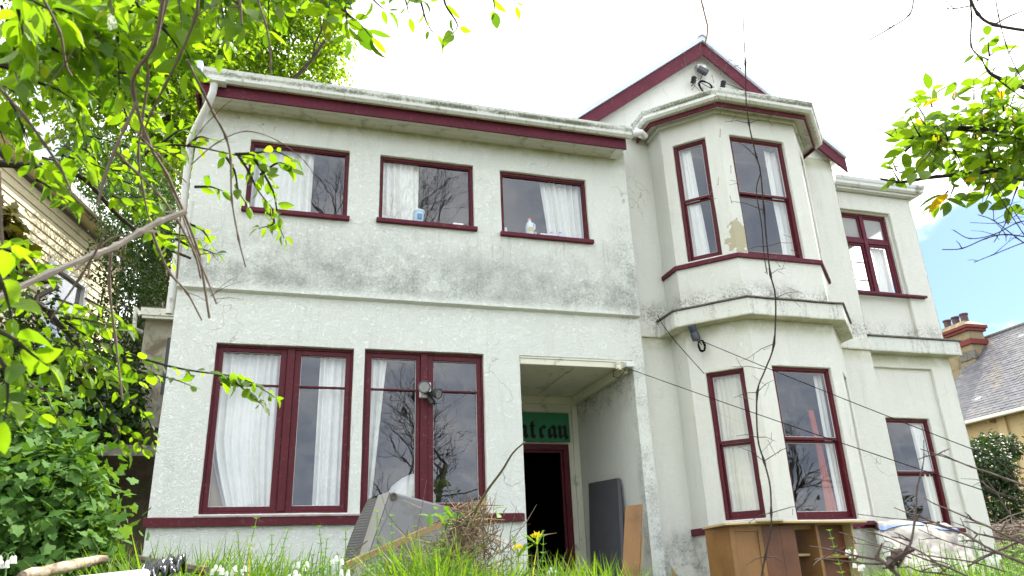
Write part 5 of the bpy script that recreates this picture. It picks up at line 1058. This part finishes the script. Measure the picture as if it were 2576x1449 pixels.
for i in nodes:
    if i % 8 and random.random() < .55: continue
    for sg in (-1, 1):
        if random.random() < .25: continue
        p = Cc[i]; L_ = random.uniform(.06, .17); q = p + (RGT*sg*random.uniform(.6, 1) + UPV*random.uniform(-.5, .6)).normalized()*L_; cm.tube([p, p.lerp(q, .5)+UPV*.008, q], [.0018, .0014, .0008], 4)
        for _ in range(random.randint(0, 3)):
            a = p.lerp(q, random.uniform(.4, 1)); fuzz.tube([a, a + (RGT*random.gauss(0, 1) + UPV*random.gauss(0, 1)).normalized()*random.uniform(.02, .07)], [.0012, .0006], 4)
for (x_, y_) in ((1760, 20), (1800, 150), (1800, 270), (1830, 480), (1940, 630), (1810, 130)):
    p = atd(x_, y_, 3.2)
    for _ in range(8):
        q = p + RGT*random.gauss(0, .05) + UPV*random.gauss(0, .05); w = q + (RGT*random.gauss(0, 1) + UPV*random.gauss(0, 1)).normalized()*.03; fuzz.tube([q, w], [.001, .001], 4); fuzz.lathe(w, [(.001, -.002), (.003, 0), (.001, .002)], 5)
cm.build('stem', M_DTWIG, cr, smooth=True); fuzz.build('tendrils', M_TWIG, cr)['kind'] = 'stuff'
# evergreen branch and bare stems at the right
ev = thing('evergreen_tree', 'branch of an evergreen with oval leaves, a few yellow, reaching in from the right', 'tree'); em = MB(); LF2 = dict(c=[], a=[], n=[], s=[]); random.seed(12)
tr_ = curve([(6.4, 2.6, -1.6), (6.3, 2.7, .5), (6.1, 2.8, 2.2), (5.9, 2.8, 3.6)]); em.tube(tr_, [.11-.003*i for i in range(len(tr_))], 9, caps=False)
B1 = px3([(2750, 420), (2576, 355), (2480, 330), (2400, 322), (2330, 325), (2290, 350)], 3.8, 3.6); B2 = px3([(2760, 470), (2576, 425), (2480, 432), (2400, 440), (2330, 448), (2270, 458), (2215, 450)], 3.8, 3.6); B3 = px3([(2700, 260), (2576, 220), (2500, 190), (2480, 170)], 3.8, 3.7)
for B, r in ((B1, .02), (B2, .014), (B3, .014)): c_ = curve([Vector((6.15, 2.8, 2.2))]+B); em.tube(c_, [r*(1-.7*i/len(c_)) for i in range(len(c_))], 6, caps=False)
def tw2(x, y, ang, L_, n, size, d=3.65):
    dd = d + random.uniform(-.35, .35); a = R_(ang); leafy([atd(x, y, d), atd(x+math.cos(a)*L_*.5, y-math.sin(a)*L_*.45, (d+dd)/2), atd(x+math.cos(a)*L_, y-math.sin(a)*L_, dd)], size, n, em, .004, .05, .5, LF2)
for _ in range(95):
    x = 2310 + 330*random.random()**.8; h = min(1, (x-2290)/180); yc = 345 + (x-2400)*-.06; y = yc + random.gauss(0, 62)*h
    if y > 470: y = 470-random.uniform(0, 60)
    tw2(x, y, random.uniform(60, 300), random.uniform(25, 75), random.randint(5, 8), random.uniform(.075, .11), random.uniform(3.4, 4.2))
for q in ((2262, 455, 120, 45, 5, .07), (2262, 455, 200, 30, 4, .07), (2255, 430, 110, 40, 4, .07), (2400, 470, 250, 40, 4, .10), (2385, 480, 235, 45, 3, .10), (2480, 460, 260, 50, 4, .10), (2500, 470, 240, 45, 3, .10), (2560, 470, 250, 50, 4, .10), (2489, 140, 95, 50, 6, .085), (2485, 150, 150, 35, 3, .08), (2489, 140, 40, 35, 4, .08), (2330, 300, 120, 60, 5, .095), (2345, 270, 100, 45, 5, .10), (2400, 250, 80, 55, 5, .10), (2450, 250, 90, 50, 4, .10), (2550, 200, 60, 60, 6, .09), (2290, 370, 215, 45, 4, .10)): tw2(*q)
leaf_mesh('foliage', LF2['c'], LF2['a'], LF2['n'], LF2['s'], OVN, OVNF, leafmat('oval_leaves', (.055, .12, .012), (.17, .28, .020), (.42, .27, .02), trans=.48, tcol=2.0), ev)
em.build('branches', M_DTWIG, ev, smooth=True)
rv = thing('bare_creeper', 'thin bare creeper stems criss-crossing the top right corner', 'vine'); 
for a in (([(2300, -10), (2288, 37), (2240, 70), (2185, 102)], 2.5, 2.5, .003, .0025), ([(2377, 22), (2400, 22), (2440, 15)], 2.6, 2.6, .002, .003), ([(2436, -30), (2444, 40), (2443, 115), (2470, 150), (2487, 182), (2530, 215), (2590, 260)], 2.6, 2.7, .0035, .003), ([(2438, -10), (2460, 35), (2500, 62), (2600, 80)], 2.5, 2.5, .006, .007), ([(2502, -20), (2512, 40), (2530, 110), (2560, 180), (2600, 240)], 2.7, 2.7, .0025, .002), ([(2600, 60), (2540, 130), (2500, 175), (2487, 220)], 2.7, 2.7, .002, .002), ([(2443, 115), (2425, 150), (2410, 165)], 2.6, 2.6, .0012, .001),
          ([(2205, 323), (2240, 340), (2260, 350), (2300, 345), (2340, 330)], 3.5, 3.5, .003, .004), ([(2200, 446), (2230, 452), (2280, 455), (2360, 440)], 3.5, 3.5, .003, .004), ([(2370, 628), (2420, 625), (2480, 600), (2530, 590), (2610, 600)], 2.8, 2.8, .0025, .0035), ([(2400, 580), (2440, 600), (2500, 590), (2560, 560), (2620, 550)], 2.8, 2.8, .002, .003), ([(2460, 540), (2500, 555), (2560, 600), (2620, 640)], 2.8, 2.8, .002, .003), ([(2480, 440), (2530, 520), (2576, 590), (2620, 650)], 2.8, 2.8, .0025, .0025), ([(2500, 450), (2560, 545), (2620, 620)], 2.8, 2.8, .002, .002), ([(2450, 660), (2500, 640), (2576, 610), (2620, 600)], 2.8, 2.8, .002, .003), ([(2540, 520), (2530, 560), (2500, 610)], 2.8, 2.8, .002, .002), ([(2620, 480), (2570, 530), (2520, 560), (2440, 560)], 2.8, 2.8, .002, .0015)):
    stem(*a, side=3, sl=45, par=rv, m=M_DTWIG)
# bare shrub at the lower right
bs = thing('bare_shrub', 'bare knobbly shrub with long arching stems in the lower right corner', 'shrub'); sm = MB(); random.seed(14)
M_GBT = mat('grey_brown_twig', (.085, .06, .05), .8, .2, var=.35, vs=20)
def q3(l): return [(2079.5+.2361*a, 1106.9+.2361*b) for a, b in l]
for l, d0, d1, r0, r1 in (([(1000,95),(1180,155),(1360,215),(1540,285),(1780,365),(2010,450),(2300,560)], 2.9, 2.5, .004, .010), ([(1030,610),(1150,680),(1300,740),(1550,850),(1700,910),(1850,990),(2300,1200)], 2.8, 2.4, .0045, .010), ([(720,720),(860,775),(1000,810),(1200,900),(1430,985),(1600,1080),(1740,1160),(1950,1250),(2300,1400)], 2.8, 2.3, .004, .011),
    ([(330,790),(650,830),(850,850),(1050,880),(1250,930),(1500,1010),(1610,1090)], 2.9, 2.6, .0035, .007), ([(330,935),(470,985),(630,1030),(800,1100),(1000,1190),(1130,1280),(1260,1400)], 2.7, 2.5, .0035, .008), ([(130,980),(400,1070),(600,1130),(830,1190),(1050,1270),(1250,1340),(1500, 1450)], 2.8, 2.5, .003, .008), ([(-180,1130),(0,1160),(180,1200),(340,1240),(570,1275)], 2.6, 2.3, .003, .009), ([(-60,1265),(0,1270),(400,1315),(600,1320)], 2.6, 2.3, .003, .008),
    ([(520,1235),(600,1300),(690,1370),(760,1450),(860,1600)], 2.25, 2.2, .010, .016), ([(795,1190),(740,1235),(700,1290),(670,1340)], 2.25, 2.22, .0102, .011), ([(1035,0),(1035,180),(1020,300),(965,500),(955,700),(935,880),(900,1080),(850,1190),(760,1350)], 2.5, 2.25, .003, .010), ([(1570,990),(1800,1040),(2300,1120)], 2.6, 2.5, .005, .009), ([(2300,960),(2040,1080),(1900,1150),(1740,1220),(1500,1350)], 2.5, 2.4, .008, .006), ([(1700,410),(1830,590),(1950,780),(2200,1050)], 2.6, 2.5, .003, .004), ([(1580,90),(1800,200),(1990,380),(2020,450)], 2.6, 2.6, .002, .003),
    ([(980,950),(1200,1050),(1450,1130),(1700,1180),(2000,1260)], 2.6, 2.5, .003, .006), ([(950,1215),(1200,1250),(1550,1300),(1900,1400)], 2.5, 2.4, .003, .006), ([(270,1100),(480,1120),(700,1180),(900,1260)], 2.6, 2.5, .003, .006), ([(1650,430),(1720,500),(1850,570),(2150,660)], 2.7, 2.6, .003, .004), ([(850,1340),(1000,1400),(1200,1420),(1500,1480)], 2.4, 2.4, .004, .007)):
    RSC = 1.0 if r0 > .010 else .36
    stem(q3(l), d0, d1, r0, r1, side=3, sl=34, par=bs, m=M_GBT)
RSC = .7
bx, by = 2.3, 1.4
sh_ = MB(); stem([(1193, 1290), (1225, 1235), (1262, 1185), (1290, 1140), (1320, 1112)], 4.6, 4.4, .012, .006, 0, sh_, sl=30); tag(sh_.build('bare_shoot', mat('green_brown_twig', (.10, .085, .035), .7, var=.3), smooth=True), 'single bare shoot rising past the porch pier beside the timber batten', 'shoot')

# ------------------------------------------------------------------ brush pile, grass and weeds
random.seed(19)
bpile = thing('brush_pile', 'heap of dry cut stems and roots in front of the grey armchair', 'brush pile'); m1, m2 = MB(), MB(); c0 = Vector((.98, 4.7, -.30))
for i in range(2200):
    t = random.random(); h = random.random()**1.3*.72; w = .62*(1-(h/.80)**.8 if h < .8 else 0)+.03; x_ = c0.x + random.gauss(.04, .5)*w + (h-.3)*.38; p = Vector((x_, c0.y+random.gauss(0, .16), c0.z+h*1.0+.10*noise.noise(Vector((x_*5, h*5, 2))))); d = Vector((random.gauss(.25, .6), random.gauss(0, .5), random.gauss(.5, .5))).normalized(); L_ = random.uniform(.05, .24)
    mb_ = m1 if random.random() < .72 else m2; mid = p + Vector([random.gauss(0, .015) for _ in range(3)]); mb_.tube([p-d*L_*.5, mid, p+d*L_*.5], [.002, random.uniform(.0016, .0042), .001], 4)
for i in range(1100):
    p = Vector((random.gauss(.62, .34), 4.6+random.gauss(0, .2), -.28+abs(random.gauss(0, .13)))); d = Vector((random.gauss(1, .5), random.gauss(0, .5), random.gauss(.3, .3))).normalized(); L_ = random.uniform(.05, .2); (m2 if i % 3 else m1).tube([p-d*L_*.5, p+d*L_*.5], [.005, .003], 4)
for i in range(70):
    p = Vector((.95+random.gauss(0, .22), 4.65+random.gauss(0, .15), -.2+random.random()*.45)); d = Vector((random.gauss(.2, .8), random.gauss(-.1, .4), random.gauss(.6, .6))).normalized(); L_ = random.uniform(.2, .5); q = p+d*L_; w = p.lerp(q, .6)+Vector([random.gauss(0, .04) for _ in range(3)])
    (m1 if i % 3 else m2).tube([p, w, q], [.003, .0022, .001], 4); (m1 if i % 2 else m2).tube([w, w+Vector([random.gauss(0, .08) for _ in range(3)])], [.0018, .0008], 4)
m1.build('dry_stems', mat('dead_stems', (.15, .11, .08), .9, .1, var=.5, vs=12), bpile)['kind'] = 'stuff'; m2.build('pale_stems', mat('straw_stems', (.38, .29, .17), .85, .1, var=.4, vs=12), bpile)['kind'] = 'stuff'
WL = [(0, -.035, 0), (.3, -.045, .05), (.65, -.03, .10), (1, 0, -.05), (1, 0, -.05), (.65, .03, .10), (.3, .045, .05), (0, .035, 0)]; WLF = [(0, 1, 6, 7), (1, 2, 5, 6), (2, 3, 4, 5)]
L_GR = leafmat('grass_blades', (.05, .13, .012), (.20, .32, .03), (.42, .34, .16), trans=.42, tcol=1.6)
def blades(name, n, xr, yr, hr, lab, mask=None, wsc=.28):
    C, A, N, Sz = [], [], [], []
    while len(C) < n:
        x = random.uniform(*xr); y = random.uniform(*yr)
        if mask and not mask(x, y): continue
        L_ = random.uniform(*hr); 
        if noise.noise(Vector((x*1.3, y*1.3, 8))) < -.25: L_ *= .6
        C.append((x, y, gz(x, y)-.02)); A.append(Vector((random.gauss(0, .45), random.gauss(0, .45), 1))); N.append(Vector((random.gauss(0, 1), random.gauss(0, 1), .1))); Sz.append(L_)
    o = leaf_mesh(name, C, A, N, Sz, [(u, v, w*3.2*u) for u, v, w in [(0,-.03,0),(.35,-.036,.02),(.7,-.024,.07),(1,0,.15),(1,0,.15),(.7,.024,.07),(.35,.036,.02),(0,.03,0)]], WLF, L_GR, None, aspect=RNG.uniform(.4, .9, n)*wsc/.45)
    tag(o, lab, 'grass'); o['kind'] = 'stuff'; del o['category']; del o['label']; return o
blades('long_grass', 13000, (-2.5, 6.5), (3.0, 7.8), (.15, .42), '', lambda x, y: (-.9 < x < .37*y) or (x > .86*y and x < 1.3*y))
blades('long_grass', 7500, (.0, 1.8), (3.6, 4.6), (.22, .50), '', lambda x, y: noise.noise(Vector((x*2.2, y*2, 1))) > -.25)
blades('long_grass', 5200, (-.75, .9), (3.7, 4.8), (.30, .62), '', lambda x, y: noise.noise(Vector((x*2.5, y*2, 4))) > -.15)
blades('short_grass', 30000, (-5, 22), (-1.0, 16), (.06, .22), '', lambda x, y: not (y > 8.3 and x < 10.2))
# cleavers: upright stems with whorls of narrow leaves; three-cornered leek with white bells; ragged yellow flowers
L_CLV = leafmat('cleaver_leaves', (.10, .22, .025), (.17, .32, .05), trans=.35, tcol=1.4); M_PET = cloth('white_petals', (.86, .88, .82), .4); M_YEL = cloth('yellow_petals', (.80, .62, .03), .3); M_GST = mat('green_stem', (.12, .24, .05), .6, var=.2)
CL_ = dict(c=[], a=[], n=[], s=[]); gs = MB()
def cleaver(x, y, h, sc=1.0):
    b = Vector((x, y, gz(x, y))); lean = Vector((random.gauss(0, .12), random.gauss(0, .08), 0)); P_ = [b, b+Z*h*.5+lean*h*.4, b+Z*h+lean*h]; gs.tube(curve(P_, 4), .0022, 4, caps=False); k = int(h/.045)
    for i in range(2, k+1):
        t = i/k; p = b + Z*h*t + lean*h*t; s_ = .045*sc*(1 - .5*t)
        for j in range(6): an = j*1.047 + i*.5; CL_['c'].append(p); CL_['a'].append(Vector((math.cos(an), math.sin(an), .45))); CL_['n'].append(Vector((0, 0, 1))); CL_['s'].append(s_)
for _ in range(1100):
    x = random.uniform(-1.0, 1.0) if random.random() < .55 else random.uniform(3.6, 6.5); y = random.uniform(3.8, 5.2) if x < 1.5 else random.uniform(3.2, 4.2); cleaver(x, y, random.uniform(.22, .50))
for (px, py) in ((603, 1305), (660, 1335), (640, 1345), (700, 1350), (840, 1325), (810, 1360), (880, 1340), (955, 1290), (995, 1300), (1080, 1320), (1350, 1350), (1300, 1400), (2112, 1335), (2130, 1370), (2260, 1380), (2400, 1330), (2340, 1370)):
    Y = 4.4 if px < 1500 else 4.0; p = aty(px, py, Y); cleaver(p.x, p.y, p.z-gz(p.x, p.y), 1.15)
wd = tag(gs.build('weed_stems', M_GST), '', ''); wl = leaf_mesh('weeds', CL_['c'], CL_['a'], CL_['n'], CL_['s'], [(0, 0, 0), (.5, -.14, .05), (1, 0, 0), (.5, .14, .05)], DIAF, L_CLV)
for o in (wd, wl): o['kind'] = 'stuff'
del wd['label']; del wd['category']
BELL = [(.003, 0), (.007, -.006), (.008, -.016), (.011, -.024)]
def leek(px, py, Y, lab):
    top = aty(px, py, Y); b = Vector((top.x+random.uniform(-.03, .03), top.y, gz(top.x, top.y))); t = thing('white_bell_flower', lab, 'flower', 'white bell flowers in the grass', b); pt = curve([(0, 0, 0), Vector((0, 0, (top.z-b.z)*.6)), top-b], 4); mb = MB(); mb.tube(pt, .003, 5, caps=False); fl_ = MB()
    for j in range(random.randint(3, 5)):
        an = j*1.3+px; q = (top-b) + Vector((math.cos(an)*.024, math.sin(an)*.02, -.004-.016*(j % 2))); mb.tube([top-b, (top-b).lerp(q, .6)+Z*.012, q], .0013, 4); k0 = len(fl_.v)
        n = 6
        for r, h in BELL:
            for w in range(n): a2 = 2*math.pi*w/n; fl_.v.append(tuple(q + Vector((math.cos(a2)*r, math.sin(a2)*r, h*1.15))))
        for i in range(3):
            for w in range(n): fl_.f.append((k0+i*n+w, k0+i*n+(w+1) % n, k0+(i+1)*n+(w+1) % n, k0+(i+1)*n+w))
    mb.build('stalk', M_GST, t, smooth=True); fl_.build('petals', M_PET, t, smooth=True)
LK = [(20, 1395, 3.4, 'white bell flower standing alone in the bottom left corner'), (545, 1418, 3.8, 'leftmost white bell flower by the dead branch'), (575, 1425, 3.9, 'white bell flower second from the left by the foot of the wall'), (603, 1420, 3.9, 'white bell flower under the tall cleaver stem'), (760, 1410, 4.0, 'white bell flower left of the brush pile'), (740, 1432, 3.8, 'low white bell flower left of the brush pile'), (850, 1395, 4.0, 'white bell flower just left of the armchair'), (865, 1430, 3.8, 'low white bell flower in front of the armchair foot'),
      (1390, 1425, 4.1, 'white bell flower in front of the dark doorway'), (2140, 1380, 3.6, 'white bell flower left of the dark stump'), (2158, 1412, 3.5, 'white bell flower low beside the dresser'), (2245, 1375, 3.6, 'white bell flower in front of the tarpaulin'), (2422, 1350, 3.7, 'white bell flower against the annex pilaster'), (2500, 1392, 3.4, 'white bell flower at the far right among stems'), (2350, 1415, 3.5, 'low white bell flower in front of the bare stems')]
for a in LK: leek(*a)
def yellow(px, py, Y, lab, s_=1.0):
    top = aty(px, py, Y); b = Vector((top.x-.02, top.y, gz(top.x, top.y))); t = thing('yellow_flower', lab, 'flower', 'yellow flowers by the porch', b); mb = MB(); mb.tube(curve([(0, 0, 0), Vector((.02, 0, (top.z-b.z)*.6)), top-b], 4), .004, 5, caps=False); mb.build('stalk', M_GST, t); n = 26
    a = rdir(n); a[:, 2] = np.abs(a[:, 2])*.8+.1; leaf_mesh('petals', np.array([top-b]*n) + a*.012, a, rdir(n), RNG.uniform(.02, .038, n)*s_, DIA, DIAF, M_YEL, t)
    n = 6; a = rdir(n); a[:, 2] = .35; leaf_mesh('leaves', np.array([(top-b)*.93]*n), a, np.tile((0, 0, 1.0), (n, 1)), RNG.uniform(.12, .22, n), WL, WLF, L_GR, t)
yellow(1350, 1352, 4.3, 'yellow flower head in front of the dark doorway'); yellow(1303, 1382, 4.2, 'smaller yellow flower head left of the doorway', .7)
# a few bright leaves sprouting on top of the brush pile
c = aty(1140, 1305, 4.6); n = 40; a = rdir(n); a[:, 2] = np.abs(a[:, 2])*.6
leaf_mesh('sprouting_leaves', np.array([c]*n) + RNG.normal(size=(n, 3))*np.array([.11, .06, .025]), a, np.tile((0, -.4, 1.0), (n, 1))+RNG.normal(size=(n, 3))*.3, RNG.uniform(.04, .09, n), OVN, OVNF, L_CLV, bpile)
